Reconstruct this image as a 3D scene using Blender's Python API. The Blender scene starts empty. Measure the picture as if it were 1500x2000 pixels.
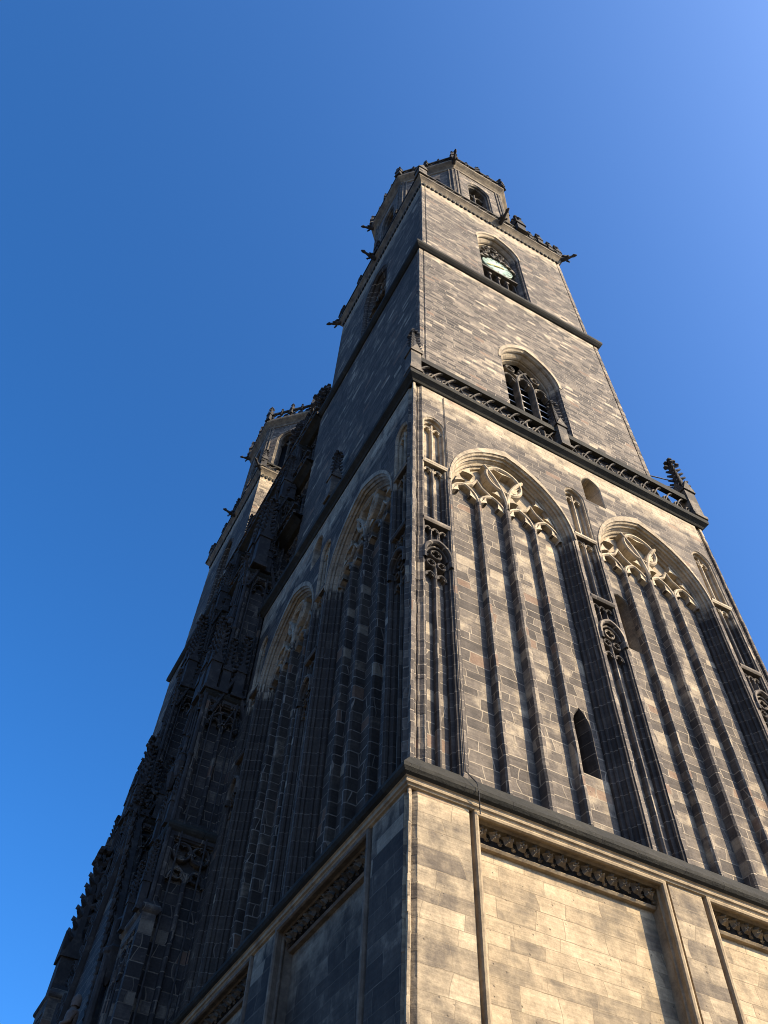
import bpy, bmesh, math, random
from mathutils import Vector, Matrix
from mathutils.geometry import tessellate_polygon

random.seed(7)
SC = bpy.context.scene
COL = SC.collection
R_ = math.radians

# ------------------------------------------------------------------ camera
cam_d = bpy.data.cameras.new('camera')
cam = bpy.data.objects.new('camera', cam_d)
COL.objects.link(cam)
cam_d.sensor_fit = 'VERTICAL'
cam_d.sensor_height = 36.0
cam_d.lens = 1631.891 / 2000 * 36.0
cam_d.clip_start = 0.1
cam_d.clip_end = 8000
cam.matrix_world = Matrix(((0.87722095, -0.40768583, -0.25352647, -7.00724),
                           (-0.47897938, -0.70736139, -0.51982557, -12.46142),
                           (0.03259068, 0.57743583, -0.81578533, 1.75707),
                           (0, 0, 0, 1)))
SC.camera = cam

# ------------------------------------------------------------------ light
SUN_AZ, SUN_EL = 38.0, 33.0          # degrees east of south, degrees up
world = bpy.data.worlds.new('World')
SC.world = world
world.use_nodes = True
wn = world.node_tree
bg = wn.nodes['Background']
sky = wn.nodes.new('ShaderNodeTexSky')
sky.sky_type = 'NISHITA'
sky.sun_disc = False
sky.sun_elevation = R_(SUN_EL)
sky.sun_rotation = R_(180 - SUN_AZ)
sky.air_density = 0.7
sky.dust_density = 3.0
sky.ozone_density = 10.0
hsv = wn.nodes.new('ShaderNodeHueSaturation')
hsv.inputs['Saturation'].default_value = 1.13
hsv.inputs['Hue'].default_value = 0.497
wn.links.new(sky.outputs[0], hsv.inputs['Color'])
wn.links.new(hsv.outputs[0], bg.inputs[0])
bg.inputs[1].default_value = 0.15
sun_d = bpy.data.lights.new('sun', 'SUN')
sun_d.energy = 5.0
sun_d.angle = R_(0.5)
sun_d.color = (1.0, 0.805, 0.54)
sun = bpy.data.objects.new('sun', sun_d)
COL.objects.link(sun)
sv = Vector((math.sin(R_(SUN_AZ)) * math.cos(R_(SUN_EL)), -math.cos(R_(SUN_AZ)) * math.cos(R_(SUN_EL)), math.sin(R_(SUN_EL))))
sun.rotation_euler = sv.to_track_quat('Z', 'Y').to_euler()
sun.location = sv * 200
SC.view_settings.view_transform = 'Standard'
SC.view_settings.look = 'None'
SC.view_settings.exposure = 1.2
SC.view_settings.gamma = 1.0
SC.cycles.filter_width = 1.0

# ------------------------------------------------------------------ materials
def new_mat(name):
    m = bpy.data.materials.new(name)
    m.use_nodes = True
    nt = m.node_tree
    return m, nt, nt.nodes['Principled BSDF']

class NB:
    """small helper to write node graphs"""
    def __init__(s, nt): s.nt = nt
    def n(s, t, **kw):
        nd = s.nt.nodes.new(t)
        for k, v in kw.items():
            if k.startswith('i_'):
                key = k[2:]
                key = int(key) if key.isdigit() else key.replace('_', ' ')
                nd.inputs[key].default_value = v
            else:
                setattr(nd, k, v)
        return nd
    def l(s, a, b): s.nt.links.new(a, b)
    def math(s, op, a, b=None, clamp=False):
        nd = s.n('ShaderNodeMath', operation=op, use_clamp=clamp)
        for i, v in enumerate((a, b)):
            if v is None: continue
            if isinstance(v, (int, float)): nd.inputs[i].default_value = v
            else: s.l(v, nd.inputs[i])
        return nd.outputs[0]
    def mixc(s, fac, a, b, blend='MIX'):
        nd = s.n('ShaderNodeMix', data_type='RGBA', blend_type=blend)
        for i, v in ((0, fac), (6, a), (7, b)):
            if isinstance(v, (int, float)): nd.inputs[i].default_value = v
            elif isinstance(v, tuple): nd.inputs[i].default_value = (*v, 1) if len(v) == 3 else v
            else: s.l(v, nd.inputs[i])
        return nd.outputs[2]
    def ramp(s, fac, stops, interp='LINEAR'):
        nd = s.n('ShaderNodeValToRGB')
        cr = nd.color_ramp
        cr.interpolation = interp
        while len(cr.elements) < len(stops): cr.elements.new(0.5)
        for e, (p, c) in zip(cr.elements, stops):
            e.position = p
            e.color = (*c, 1)
        s.l(fac, nd.inputs[0])
        return nd.outputs[0]
    def noise(s, vec, scale, detail=3, rough=0.55, dim='3D'):
        nd = s.n('ShaderNodeTexNoise', noise_dimensions=dim)
        nd.inputs['Scale'].default_value = scale
        nd.inputs['Detail'].default_value = detail
        nd.inputs['Roughness'].default_value = rough
        s.l(vec, nd.inputs['Vector'])
        return nd.outputs[0]

DARK = [(0.0, (0.034, 0.030, 0.026)), (0.35, (0.076, 0.065, 0.054)), (0.6, (0.135, 0.113, 0.089)),
        (0.78, (0.19, 0.158, 0.119)), (0.92, (0.29, 0.238, 0.168)), (1.0, (0.40, 0.315, 0.20))]
CLEAN = [(0.0, (0.21, 0.17, 0.115)), (0.5, (0.37, 0.30, 0.20)), (1.0, (0.50, 0.42, 0.285))]

def stone(name, course=0.3, width=0.7, tones=DARK, clean=CLEAN, bands=(), mortar=(0.30, 0.255, 0.19),
          mortar_size=0.02, grime=0.5, shift=0.0, pale_cover=0.0, bump=0.5, vary=0.62, blocky=0.9, streaky=0.45):
    """ashlar masonry in courses: every block its own tone, pale mortar, soot in patches,
    rain-washed pale stone inside the height bands given (bottom, full from, full to, top)"""
    m, nt, bs = new_mat(name)
    b = NB(nt)
    uvn = b.n('ShaderNodeUVMap')
    geo = b.n('ShaderNodeNewGeometry')
    pos = geo.outputs['Position']
    sep = b.n('ShaderNodeSeparateXYZ'); b.l(uvn.outputs[0], sep.inputs[0])
    # uneven course heights: warp v by a slow 1-d noise, wobble the joints a little
    cv = b.n('ShaderNodeCombineXYZ'); b.l(sep.outputs[1], cv.inputs[1])
    w1 = b.noise(cv.outputs[0], 0.9, 1, 0.5)
    wob = b.noise(uvn.outputs[0], 3.0, 2, 0.5)
    v2 = b.math('ADD', sep.outputs[1], b.math('MULTIPLY', b.math('SUBTRACT', w1, 0.5), 0.55))
    v2 = b.math('ADD', v2, b.math('MULTIPLY', b.math('SUBTRACT', wob, 0.5), 0.035))
    row = b.math('FLOOR', b.math('DIVIDE', v2, course))
    wn1 = b.n('ShaderNodeTexWhiteNoise', noise_dimensions='1D'); b.l(row, wn1.inputs['W'])
    u2 = b.math('ADD', sep.outputs[0], b.math('MULTIPLY', wn1.outputs['Value'], 3.1))
    u2 = b.math('ADD', u2, b.math('MULTIPLY', b.math('SUBTRACT', b.noise(uvn.outputs[0], 0.8, 1), 0.5), 0.7))
    comb = b.n('ShaderNodeCombineXYZ'); b.l(u2, comb.inputs[0]); b.l(v2, comb.inputs[1])
    br = b.n('ShaderNodeTexBrick', offset=0.5, offset_frequency=2, squash=1.45, squash_frequency=3)
    br.inputs['Color1'].default_value = (0, 0, 0, 1)
    br.inputs['Color2'].default_value = (1, 1, 1, 1)
    br.inputs['Mortar'].default_value = (0.5, 0.5, 0.5, 1)
    br.inputs['Scale'].default_value = 1
    br.inputs['Mortar Size'].default_value = mortar_size
    br.inputs['Mortar Smooth'].default_value = 0.25
    br.inputs['Brick Width'].default_value = width
    br.inputs['Row Height'].default_value = course
    b.l(comb.outputs[0], br.inputs['Vector'])
    rsep = b.n('ShaderNodeSeparateColor'); b.l(br.outputs['Color'], rsep.inputs[0])
    rnd = rsep.outputs[0]
    mfac = br.outputs['Fac']
    # weathering noises
    patch = b.noise(pos, 0.35, 4, 0.6)
    mid = b.noise(pos, 2.2, 4, 0.6)
    st = b.n('ShaderNodeMapping'); st.inputs['Scale'].default_value = (1.2, 14.0, 1); b.l(uvn.outputs[0], st.inputs[0])
    streak = b.noise(st.outputs[0], 1.0, 3, 0.6)
    vs = b.n('ShaderNodeMapping'); vs.inputs['Scale'].default_value = (3.5, 0.22, 1); b.l(uvn.outputs[0], vs.inputs[0])
    drip = b.noise(vs.outputs[0], 1.0, 3, 0.6)
    fine = b.noise(pos, 14.0, 4, 0.65)
    t = b.math('MULTIPLY', rnd, vary)
    t = b.math('ADD', t, b.math('MULTIPLY', b.math('SUBTRACT', mid, 0.5), 0.75))
    t = b.math('ADD', t, b.math('MULTIPLY', b.math('SUBTRACT', streak, 0.5), streaky))
    t = b.math('ADD', t, b.math('MULTIPLY', b.math('SUBTRACT', patch, 0.5), grime * 1.5))
    t = b.math('ADD', t, b.math('MULTIPLY', b.math('SUBTRACT', drip, 0.5), grime * 0.8))
    t = b.math('ADD', t, 0.13 + shift, True)
    cdark = b.ramp(t, tones)
    tc = b.math('MULTIPLY', rnd, min(0.55, vary))
    tc = b.math('ADD', tc, b.math('MULTIPLY', b.math('SUBTRACT', streak, 0.5), 0.8))
    tc = b.math('ADD', tc, b.math('MULTIPLY', b.math('SUBTRACT', mid, 0.5), 0.8))
    tc = b.math('ADD', tc, 0.28, True)
    cclean = b.ramp(tc, clean)
    # where the pale stone shows
    sp = b.n('ShaderNodeSeparateXYZ'); b.l(pos, sp.inputs[0])
    zz = b.math('ADD', sp.outputs[2], b.math('MULTIPLY', b.math('SUBTRACT', mid, 0.5), 1.1))
    zz = b.math('ADD', zz, b.math('MULTIPLY', b.math('SUBTRACT', rnd, 0.5), 0.5))
    fac = None
    for (a0, a1, a2, a3) in bands:
        r1 = b.n('ShaderNodeMapRange', interpolation_type='SMOOTHSTEP'); b.l(zz, r1.inputs[0])
        r1.inputs[1].default_value = a0; r1.inputs[2].default_value = a1
        r2 = b.n('ShaderNodeMapRange', interpolation_type='SMOOTHSTEP'); b.l(zz, r2.inputs[0])
        r2.inputs[1].default_value = a2; r2.inputs[2].default_value = a3
        f = b.math('MULTIPLY', r1.outputs[0], b.math('SUBTRACT', 1.0, r2.outputs[0]))
        fac = f if fac is None else b.math('MAXIMUM', fac, f)
    pc = b.math('ADD', b.math('MULTIPLY', b.math('SUBTRACT', patch, 0.5), 3.2), b.math('MULTIPLY', b.math('SUBTRACT', mid, 0.5), 2.0))
    pc = b.math('ADD', pc, b.math('MULTIPLY', b.math('SUBTRACT', rnd, 0.5), blocky))
    pc = b.math('ADD', pc, pale_cover * 2 - 0.85, True)
    if fac is None: fac = pc
    else: fac = b.math('MAXIMUM', b.math('MULTIPLY', fac, b.ramp(b.math('ADD', b.math('MULTIPLY', mid, 0.6), b.math('MULTIPLY', drip, 0.4)), [(0.34, (0.45, 0.45, 0.45)), (0.5, (0.93, 0.93, 0.93))])), pc)
    # single renewed blocks and a few reddish ones
    ren = b.math('GREATER_THAN', rnd, 0.975 if blocky > 0.5 else 2.0)
    fac = b.math('MAXIMUM', fac, b.math('MULTIPLY', ren, 0.5))
    col = b.mixc(fac, cdark, cclean)
    red = b.math('MULTIPLY', b.math('LESS_THAN', b.math('ABSOLUTE', b.math('SUBTRACT', rnd, 0.60)), 0.012 if blocky > 0.5 else -1.0), 0.4)
    col = b.mixc(red, col, (0.25, 0.145, 0.085))
    fsh = b.ramp(fine, [(0.25, (0.74, 0.74, 0.74)), (0.7, (1.1, 1.1, 1.1))])
    col = b.mixc(1.0, col, fsh, 'MULTIPLY')
    pit = b.n('ShaderNodeTexVoronoi'); pit.inputs['Scale'].default_value = 7.0; b.l(pos, pit.inputs['Vector'])
    pitf = b.ramp(pit.outputs['Distance'], [(0.0, (1, 1, 1)), (0.1, (1, 1, 1)), (0.16, (0, 0, 0))])
    ps = b.n('ShaderNodeSeparateColor'); b.l(pit.outputs['Color'], ps.inputs[0])
    pitm = b.math('MULTIPLY', pitf, b.math('GREATER_THAN', ps.outputs[0], 0.8))
    col = b.mixc(b.math('MULTIPLY', pitm, 0.55), col, (0.05, 0.042, 0.034))
    mm = b.math('MULTIPLY', mfac, b.ramp(b.noise(pos, 1.6, 3), [(0.3, (0.25, 0.25, 0.25)), (0.62, (1, 1, 1))]))
    col = b.mixc(mm, col, mortar)
    b.l(col, bs.inputs['Base Color'])
    bs.inputs['Roughness'].default_value = 0.92
    bs.inputs['Specular IOR Level'].default_value = 0.25
    h = b.math('SUBTRACT', b.math('ADD', b.math('MULTIPLY', fine, 0.35), b.math('MULTIPLY', rnd, 0.35)), b.math('MULTIPLY', mfac, 0.55))
    h = b.math('SUBTRACT', h, b.math('MULTIPLY', pitm, 0.4))
    h = b.math('ADD', h, b.math('MULTIPLY', streak, 0.35))
    bp = b.n('ShaderNodeBump'); bp.inputs['Strength'].default_value = min(1.0, bump * 1.5); bp.inputs['Distance'].default_value = 0.04
    b.l(h, bp.inputs['Height']); b.l(bp.outputs[0], bs.inputs['Normal'])
    return m

def plain(name, stops, scale=3.0, rough=0.9, bump=0.4, metallic=0.0, stretch=None):
    m, nt, bs = new_mat(name)
    b = NB(nt)
    geo = b.n('ShaderNodeNewGeometry')
    pos = geo.outputs['Position']
    if stretch:
        mp = b.n('ShaderNodeMapping'); mp.inputs['Scale'].default_value = stretch; b.l(pos, mp.inputs[0]); pos = mp.outputs[0]
    n1 = b.noise(pos, scale, 5, 0.65)
    n2 = b.noise(pos, scale * 6, 3, 0.6)
    f = b.math('ADD', b.math('MULTIPLY', n1, 0.75), b.math('MULTIPLY', n2, 0.25))
    f = b.math('ADD', b.math('MULTIPLY', b.math('SUBTRACT', f, 0.5), 2.0), 0.5, True)
    b.l(b.ramp(f, stops), bs.inputs['Base Color'])
    bs.inputs['Roughness'].default_value = rough
    bs.inputs['Metallic'].default_value = metallic
    bs.inputs['Specular IOR Level'].default_value = 0.25
    bp = b.n('ShaderNodeBump'); bp.inputs['Strength'].default_value = bump; bp.inputs['Distance'].default_value = 0.03
    b.l(f, bp.inputs['Height']); b.l(bp.outputs[0], bs.inputs['Normal'])
    return m

M = {}
M['lower'] = stone('lower_ashlar', 0.37, 0.95, tones=[(0.0, (0.06, 0.05, 0.04)), (0.3, (0.13, 0.105, 0.075)), (0.6, (0.23, 0.185, 0.12)), (1.0, (0.38, 0.305, 0.19))],
                   clean=[(0.0, (0.20, 0.15, 0.088)), (0.5, (0.335, 0.262, 0.165)), (1.0, (0.45, 0.365, 0.235))],
                   bands=((11.6, 12.3, 14, 15),), mortar=(0.21, 0.165, 0.105), mortar_size=0.009, grime=0.6, shift=0.12, pale_cover=0.5, bump=0.45, vary=0.38, blocky=0.6, streaky=0.5)
M['panel'] = stone('panel_ashlar', 0.34, 0.85, tones=[(0.0, (0.09, 0.072, 0.052)), (0.3, (0.17, 0.135, 0.09)), (0.6, (0.28, 0.22, 0.135)), (1.0, (0.40, 0.32, 0.195))],
                   clean=[(0.0, (0.22, 0.16, 0.09)), (0.5, (0.36, 0.278, 0.172)), (1.0, (0.47, 0.375, 0.24))],
                   bands=(), mortar=(0.19, 0.145, 0.09), mortar_size=0.008, grime=0.5, shift=0.24, pale_cover=0.62, bump=0.45, vary=0.34, blocky=0.5, streaky=0.6)
M['wall'] = stone('blackened_ashlar', 0.30, 0.62, bands=((29.0, 30.2, 32, 33),), grime=0.35, shift=0.13, pale_cover=0.24, vary=0.42, blocky=0.6, mortar=(0.27, 0.225, 0.165), mortar_size=0.016)
M['recess'] = stone('recess_ashlar', 0.33, 0.68, bands=((25.6, 26.6, 29, 30),), grime=0.45, shift=0.16, pale_cover=0.34, mortar=(0.30, 0.25, 0.18), mortar_size=0.017, vary=0.40, blocky=0.6)
M['arch'] = stone('moulded_stone', 0.42, 4.0, blocky=0.3, bands=((24.4, 25.2, 29.5, 30.5),), grime=0.4, shift=-0.19, pale_cover=0.05, bump=0.3, vary=0.3, mortar_size=0.012, mortar=(0.20, 0.17, 0.13))  # tones lowered below the springing, putting jamb shade into the stone colour
M['trace'] = stone('tracery_stone', 0.55, 3.0, blocky=0.3, bands=((24.9, 25.4, 29.5, 30.5),), grime=0.4, shift=-0.02, pale_cover=0.25, bump=0.3, mortar_size=0.012)
M['upper'] = stone('upper_ashlar', 0.24, 0.52, bands=((46.4, 47.3, 48, 48.6), (59.2, 61.0, 62.5, 63)), grime=0.6, shift=0.0, pale_cover=0.17, mortar_size=0.017, vary=0.66, streaky=0.6, blocky=0.9)
M['uparch'] = stone('upper_moulded_stone', 0.42, 4.0, blocky=0.3, vary=0.3, bands=((37.6, 38.2, 41, 42), (56.3, 57.0, 60, 61)), grime=0.4, shift=0.0, pale_cover=0.25, bump=0.3)
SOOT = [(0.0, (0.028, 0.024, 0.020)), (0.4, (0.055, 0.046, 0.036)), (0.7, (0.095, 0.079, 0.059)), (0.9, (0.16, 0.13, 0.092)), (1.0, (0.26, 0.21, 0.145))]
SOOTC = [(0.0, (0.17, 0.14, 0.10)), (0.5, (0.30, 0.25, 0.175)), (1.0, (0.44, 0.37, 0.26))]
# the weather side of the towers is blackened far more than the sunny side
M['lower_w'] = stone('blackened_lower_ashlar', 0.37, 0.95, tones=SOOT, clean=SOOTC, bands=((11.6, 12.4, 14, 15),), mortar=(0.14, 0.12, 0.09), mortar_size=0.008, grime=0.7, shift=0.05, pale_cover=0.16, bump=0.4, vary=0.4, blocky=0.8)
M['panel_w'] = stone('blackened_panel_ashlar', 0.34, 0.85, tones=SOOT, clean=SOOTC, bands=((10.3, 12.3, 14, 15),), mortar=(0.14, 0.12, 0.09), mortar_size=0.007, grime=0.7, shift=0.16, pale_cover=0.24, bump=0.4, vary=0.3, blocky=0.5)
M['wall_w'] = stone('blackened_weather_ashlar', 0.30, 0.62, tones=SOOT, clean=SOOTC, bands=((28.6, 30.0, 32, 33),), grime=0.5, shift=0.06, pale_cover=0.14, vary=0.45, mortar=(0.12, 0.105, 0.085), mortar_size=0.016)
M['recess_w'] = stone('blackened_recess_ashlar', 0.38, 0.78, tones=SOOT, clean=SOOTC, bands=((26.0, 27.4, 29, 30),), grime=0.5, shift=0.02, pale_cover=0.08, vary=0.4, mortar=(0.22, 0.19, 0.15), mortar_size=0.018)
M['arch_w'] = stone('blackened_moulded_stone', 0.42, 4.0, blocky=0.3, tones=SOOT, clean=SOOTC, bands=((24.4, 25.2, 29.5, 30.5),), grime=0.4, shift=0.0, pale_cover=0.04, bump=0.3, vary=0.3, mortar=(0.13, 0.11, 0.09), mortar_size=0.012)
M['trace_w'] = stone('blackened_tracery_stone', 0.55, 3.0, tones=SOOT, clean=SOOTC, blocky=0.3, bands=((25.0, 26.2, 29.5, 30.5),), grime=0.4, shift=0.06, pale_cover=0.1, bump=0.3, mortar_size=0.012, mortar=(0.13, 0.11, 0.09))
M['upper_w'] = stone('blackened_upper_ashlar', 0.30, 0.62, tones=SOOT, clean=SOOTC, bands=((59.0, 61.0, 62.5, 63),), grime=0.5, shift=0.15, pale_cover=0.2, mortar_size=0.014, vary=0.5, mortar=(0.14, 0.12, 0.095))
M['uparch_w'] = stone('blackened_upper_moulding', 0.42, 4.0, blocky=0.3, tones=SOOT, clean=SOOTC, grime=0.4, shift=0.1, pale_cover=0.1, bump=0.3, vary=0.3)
M['trim'] = stone('sooty_cornice', 3.1, 1.15, tones=[(0.0, (0.012, 0.012, 0.009)), (0.5, (0.030, 0.028, 0.021)), (0.8, (0.060, 0.054, 0.038)), (1.0, (0.15, 0.13, 0.09))], clean=[(0.0, (0.06, 0.055, 0.04)), (1.0, (0.16, 0.14, 0.095))], mortar=(0.012, 0.011, 0.009), mortar_size=0.012, grime=0.6, shift=0.06, pale_cover=0.12, bump=0.6, vary=0.35, blocky=0.3)
M['trimpale'] = plain('pale_moulding', [(0.0, (0.10, 0.08, 0.055)), (0.45, (0.235, 0.18, 0.11)), (1.0, (0.38, 0.30, 0.185))], 2.5)
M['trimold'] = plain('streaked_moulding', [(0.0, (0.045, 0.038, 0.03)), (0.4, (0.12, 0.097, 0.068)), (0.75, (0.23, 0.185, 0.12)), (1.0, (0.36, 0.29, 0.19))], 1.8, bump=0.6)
M['trimpale_w'] = plain('sooty_moulding', [(0.0, (0.05, 0.043, 0.035)), (0.5, (0.12, 0.10, 0.075)), (1.0, (0.24, 0.20, 0.145))], 2.0)
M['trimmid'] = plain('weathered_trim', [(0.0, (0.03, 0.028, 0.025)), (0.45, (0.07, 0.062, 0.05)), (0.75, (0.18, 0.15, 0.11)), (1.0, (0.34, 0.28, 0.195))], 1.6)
M['soot'] = plain('soot_black_stone', [(0.0, (0.016, 0.016, 0.016)), (0.55, (0.035, 0.033, 0.031)), (0.85, (0.075, 0.068, 0.058)), (1.0, (0.14, 0.125, 0.10))], 1.6)
M['gothic'] = stone('facade_ashlar', 0.42, 0.8, tones=[(0.0, (0.018, 0.018, 0.018)), (0.5, (0.036, 0.034, 0.032)), (0.8, (0.07, 0.063, 0.055)), (1.0, (0.15, 0.13, 0.10))],
                    clean=[(0.0, (0.10, 0.09, 0.07)), (1.0, (0.22, 0.19, 0.14))], grime=0.6, shift=0.06, pale_cover=0.2, mortar=(0.15, 0.13, 0.10))
M['void'] = plain('dark_interior', [(0.0, (0.006, 0.006, 0.007)), (1.0, (0.014, 0.014, 0.015))], 1.0, bump=0)
M['louvre'] = plain('louvre_board', [(0.0, (0.018, 0.02, 0.02)), (1.0, (0.05, 0.052, 0.05))], 2.0, rough=0.6)
M['louvre_edge'] = plain('louvre_edge_lead', [(0.0, (0.30, 0.30, 0.29)), (1.0, (0.50, 0.50, 0.47))], 2.0, rough=0.5)
M['iron'] = plain('dark_iron', [(0.0, (0.012, 0.012, 0.013)), (1.0, (0.035, 0.033, 0.03))], 4.0, rough=0.6)
M['dial'] = plain('verdigris_dial', [(0.0, (0.10, 0.15, 0.12)), (0.45, (0.24, 0.34, 0.27)), (1.0, (0.36, 0.46, 0.38))], 2.5, rough=0.6, bump=0.1)
M['gold'] = plain('gilded_metal', [(0.0, (0.55, 0.38, 0.10)), (1.0, (0.75, 0.55, 0.18))], 3.0, rough=0.4, bump=0.1)
M['dialmark'] = plain('dial_marking', [(0.0, (0.05, 0.055, 0.045)), (1.0, (0.12, 0.12, 0.09))], 3.0, bump=0.1)
M['statue'] = plain('statue_sandstone', [(0.0, (0.05, 0.04, 0.034)), (0.5, (0.11, 0.086, 0.068)), (1.0, (0.19, 0.15, 0.118))], 2.5)
M['lead'] = plain('lead_roof', [(0.0, (0.06, 0.065, 0.07)), (1.0, (0.14, 0.15, 0.15))], 1.0)
M['paving'] = plain('stone_paving', [(0.0, (0.045, 0.042, 0.036)), (1.0, (0.11, 0.10, 0.082))], 0.8)

# ------------------------------------------------------------------ mesh tools
class MB:
    def __init__(s): s.v, s.f = [], []
    def add(s, pts, faces):
        o = len(s.v)
        s.v += [Vector(p) for p in pts]
        s.f += [tuple(i + o for i in f) for f in faces]
    def quadstrip(s, rows, closed=False):
        """rows: equally long point lists, bridged one to the next"""
        n = len(rows[0])
        pts = [p for r in rows for p in r]
        fc = []
        for a in range(len(rows) - 1):
            for i in range(n if closed else n - 1):
                j = (i + 1) % n
                fc.append((a * n + i, a * n + j, (a + 1) * n + j, (a + 1) * n + i))
        s.add(pts, fc)
    def box(s, a, b):
        x0, y0, z0 = a; x1, y1, z1 = b
        p = [(x0, y0, z0), (x1, y0, z0), (x1, y1, z0), (x0, y1, z0), (x0, y0, z1), (x1, y0, z1), (x1, y1, z1), (x0, y1, z1)]
        s.add(p, [(0, 3, 2, 1), (4, 5, 6, 7), (0, 1, 5, 4), (1, 2, 6, 5), (2, 3, 7, 6), (3, 0, 4, 7)])
    def taper(s, c, r0, r1, z0, z1, n=4, rot=0.0):
        a = [(c[0] + r0 * math.cos(rot + 2 * math.pi * i / n), c[1] + r0 * math.sin(rot + 2 * math.pi * i / n), z0) for i in range(n)]
        e = [(c[0] + r1 * math.cos(rot + 2 * math.pi * i / n), c[1] + r1 * math.sin(rot + 2 * math.pi * i / n), z1) for i in range(n)]
        s.quadstrip([a, e], True)
        o = len(s.v) - 2 * n
        s.f.append(tuple(o + i for i in range(n))[::-1]); s.f.append(tuple(o + n + i for i in range(n)))
    def lathe(s, c, prof, n=8, rot=0.0, sx=1.0, sy=1.0):
        rows = [[(c[0] + sx * r * math.cos(rot + 2 * math.pi * i / n), c[1] + sy * r * math.sin(rot + 2 * math.pi * i / n), z) for i in range(n)] for r, z in prof]
        s.quadstrip(rows, True)
    def tube(s, pts, rad, n=6):
        """round tube along 3-d points, radius or list of radii"""
        pts = [Vector(p) for p in pts]
        rows = []
        for i, p in enumerate(pts):
            t = (pts[min(i + 1, len(pts) - 1)] - pts[max(i - 1, 0)]).normalized()
            a = t.cross(Vector((0, 0, 1)))
            if a.length < 0.01: a = t.cross(Vector((1, 0, 0)))
            a.normalize(); c = t.cross(a)
            r = rad[i] if isinstance(rad, (list, tuple)) else rad
            rows.append([p + (a * math.cos(2 * math.pi * k / n) + c * math.sin(2 * math.pi * k / n)) * r for k in range(n)])
        s.quadstrip(rows, True)
        o = len(s.v) - n * len(rows)
        s.f.append(tuple(o + i for i in range(n))); s.f.append(tuple(len(s.v) - n + i for i in range(n)))
    def build(s, name, mat, parent=None, base=None, loc=None, smooth=False):
        """base: world point subtracted from the vertices (the parent's place)"""
        me = bpy.data.meshes.new(name)
        b = Vector(base) if base is not None else Vector((0, 0, 0))
        me.from_pydata([tuple(v - b) for v in s.v], [], s.f)
        uv = me.uv_layers.new(name='UVMap')
        for p in me.polygons:
            n = p.normal
            ax, ay, az = abs(n.x), abs(n.y), abs(n.z)
            for li in p.loop_indices:
                q = s.v[me.loops[li].vertex_index]
                if az > 0.9: uv.data[li].uv = (q.x, q.y)
                elif ax > ay * 1.05: uv.data[li].uv = (q.y + 0.37 * q.x, q.z)
                else: uv.data[li].uv = (q.x + 0.37 * q.y + 31.7, q.z)
        if smooth: me.polygons.foreach_set('use_smooth', [True] * len(me.polygons))
        me.materials.append(mat)
        o = bpy.data.objects.new(name, me)
        COL.objects.link(o)
        if parent is not None: o.parent = parent
        if loc is not None: o.location = loc
        return o

def thing(name, label, cat, loc, group=None):
    o = bpy.data.objects.new(name, None)
    COL.objects.link(o)
    o.location = loc
    o.empty_display_size = 1
    o['label'] = label; o['category'] = cat
    if group: o['group'] = group
    return o

def copy_tree(o, parent, loc, rotz=0.0, scale=1.0):
    c = o.copy(); COL.objects.link(c); c.parent = parent
    c.location = loc; c.rotation_euler = (0, 0, rotz); c.scale = (scale, scale, scale)
    for ch in o.children:
        d = ch.copy(); COL.objects.link(d); d.parent = c
    return c

class Fr:
    """a wall plane: u runs along it, d into it, z up"""
    def __init__(s, org, U, D): s.o, s.U, s.D = Vector(org), Vector(U), Vector(D)
    def __call__(s, u, d, z): return s.o + s.U * u + s.D * d + Vector((0, 0, z))

def arch_pts(cx, h, R, zs, k=0.0, n=10):
    """pointed arch, left springing over the apex to the right springing, moved inward by k"""
    r = R - k
    ca = -(R - h) / r
    a1 = math.acos(max(-1, min(1, ca)))
    L = []
    for i in range(n + 1):
        a = math.pi + (a1 - math.pi) * i / n
        L.append((cx - h + R + r * math.cos(a), zs + r * math.sin(a)))
    Rr = [(2 * cx - x, z) for x, z in reversed(L[:-1])]
    return L + Rr

def opening(cx, h, R, zs, z0, k=0.0, n=10):
    a = arch_pts(cx, h, R, zs, k, n)
    m = max(1, int((zs - z0) / .42))
    rr = random.Random(int(cx * 100) + int(z0 * 10))
    J = [(rr.uniform(-.008, .008), rr.uniform(-.008, .008)) for _ in range(m)]
    l = [(a[0][0] + J[i][0], z0 + (zs - z0) * i / m) for i in range(m)]
    r = [(a[-1][0] + J[i][1], z0 + (zs - z0) * i / m) for i in range(m)]
    return l + a + r[::-1]

def rect(u0, u1, z0, z1): return [(u0, z0), (u1, z0), (u1, z1), (u0, z1)]

def sheet(mb, fr, outer, holes=(), d=0.0):
    loops = [outer] + list(holes)
    tr = tessellate_polygon([[Vector((u, z, 0)) for u, z in lp] for lp in loops])
    flat = [p for lp in loops for p in lp]
    mb.add([fr(u, d, z) for u, z in flat], [tuple(t) for t in tr])

def jamb(mb, fr, fn, prof, closed=False):
    """fn(k) gives the outline moved in by k; prof lists (k, depth)"""
    mb.quadstrip([[fr(u, d, z) for u, z in fn(k)] for k, d in prof], closed)

def offs(pts, w, closed=False):
    """polyline moved sideways by w with mitred corners"""
    n = len(pts); out = []
    for i in range(n):
        if closed: a, c = pts[(i - 1) % n], pts[(i + 1) % n]
        else: a, c = pts[max(i - 1, 0)], pts[min(i + 1, n - 1)]
        p = pts[i]
        t1 = Vector((p[0] - a[0], p[1] - a[1])); t2 = Vector((c[0] - p[0], c[1] - p[1]))
        if t1.length < 1e-6: t1 = t2
        if t2.length < 1e-6: t2 = t1
        t1.normalize(); t2.normalize()
        t = (t1 + t2)
        if t.length < 1e-6: t = t1
        t.normalize()
        c_ = max(0.45, t.dot(t1))
        out.append((p[0] - t.y * w / c_, p[1] + t.x * w / c_))
    return out

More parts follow.
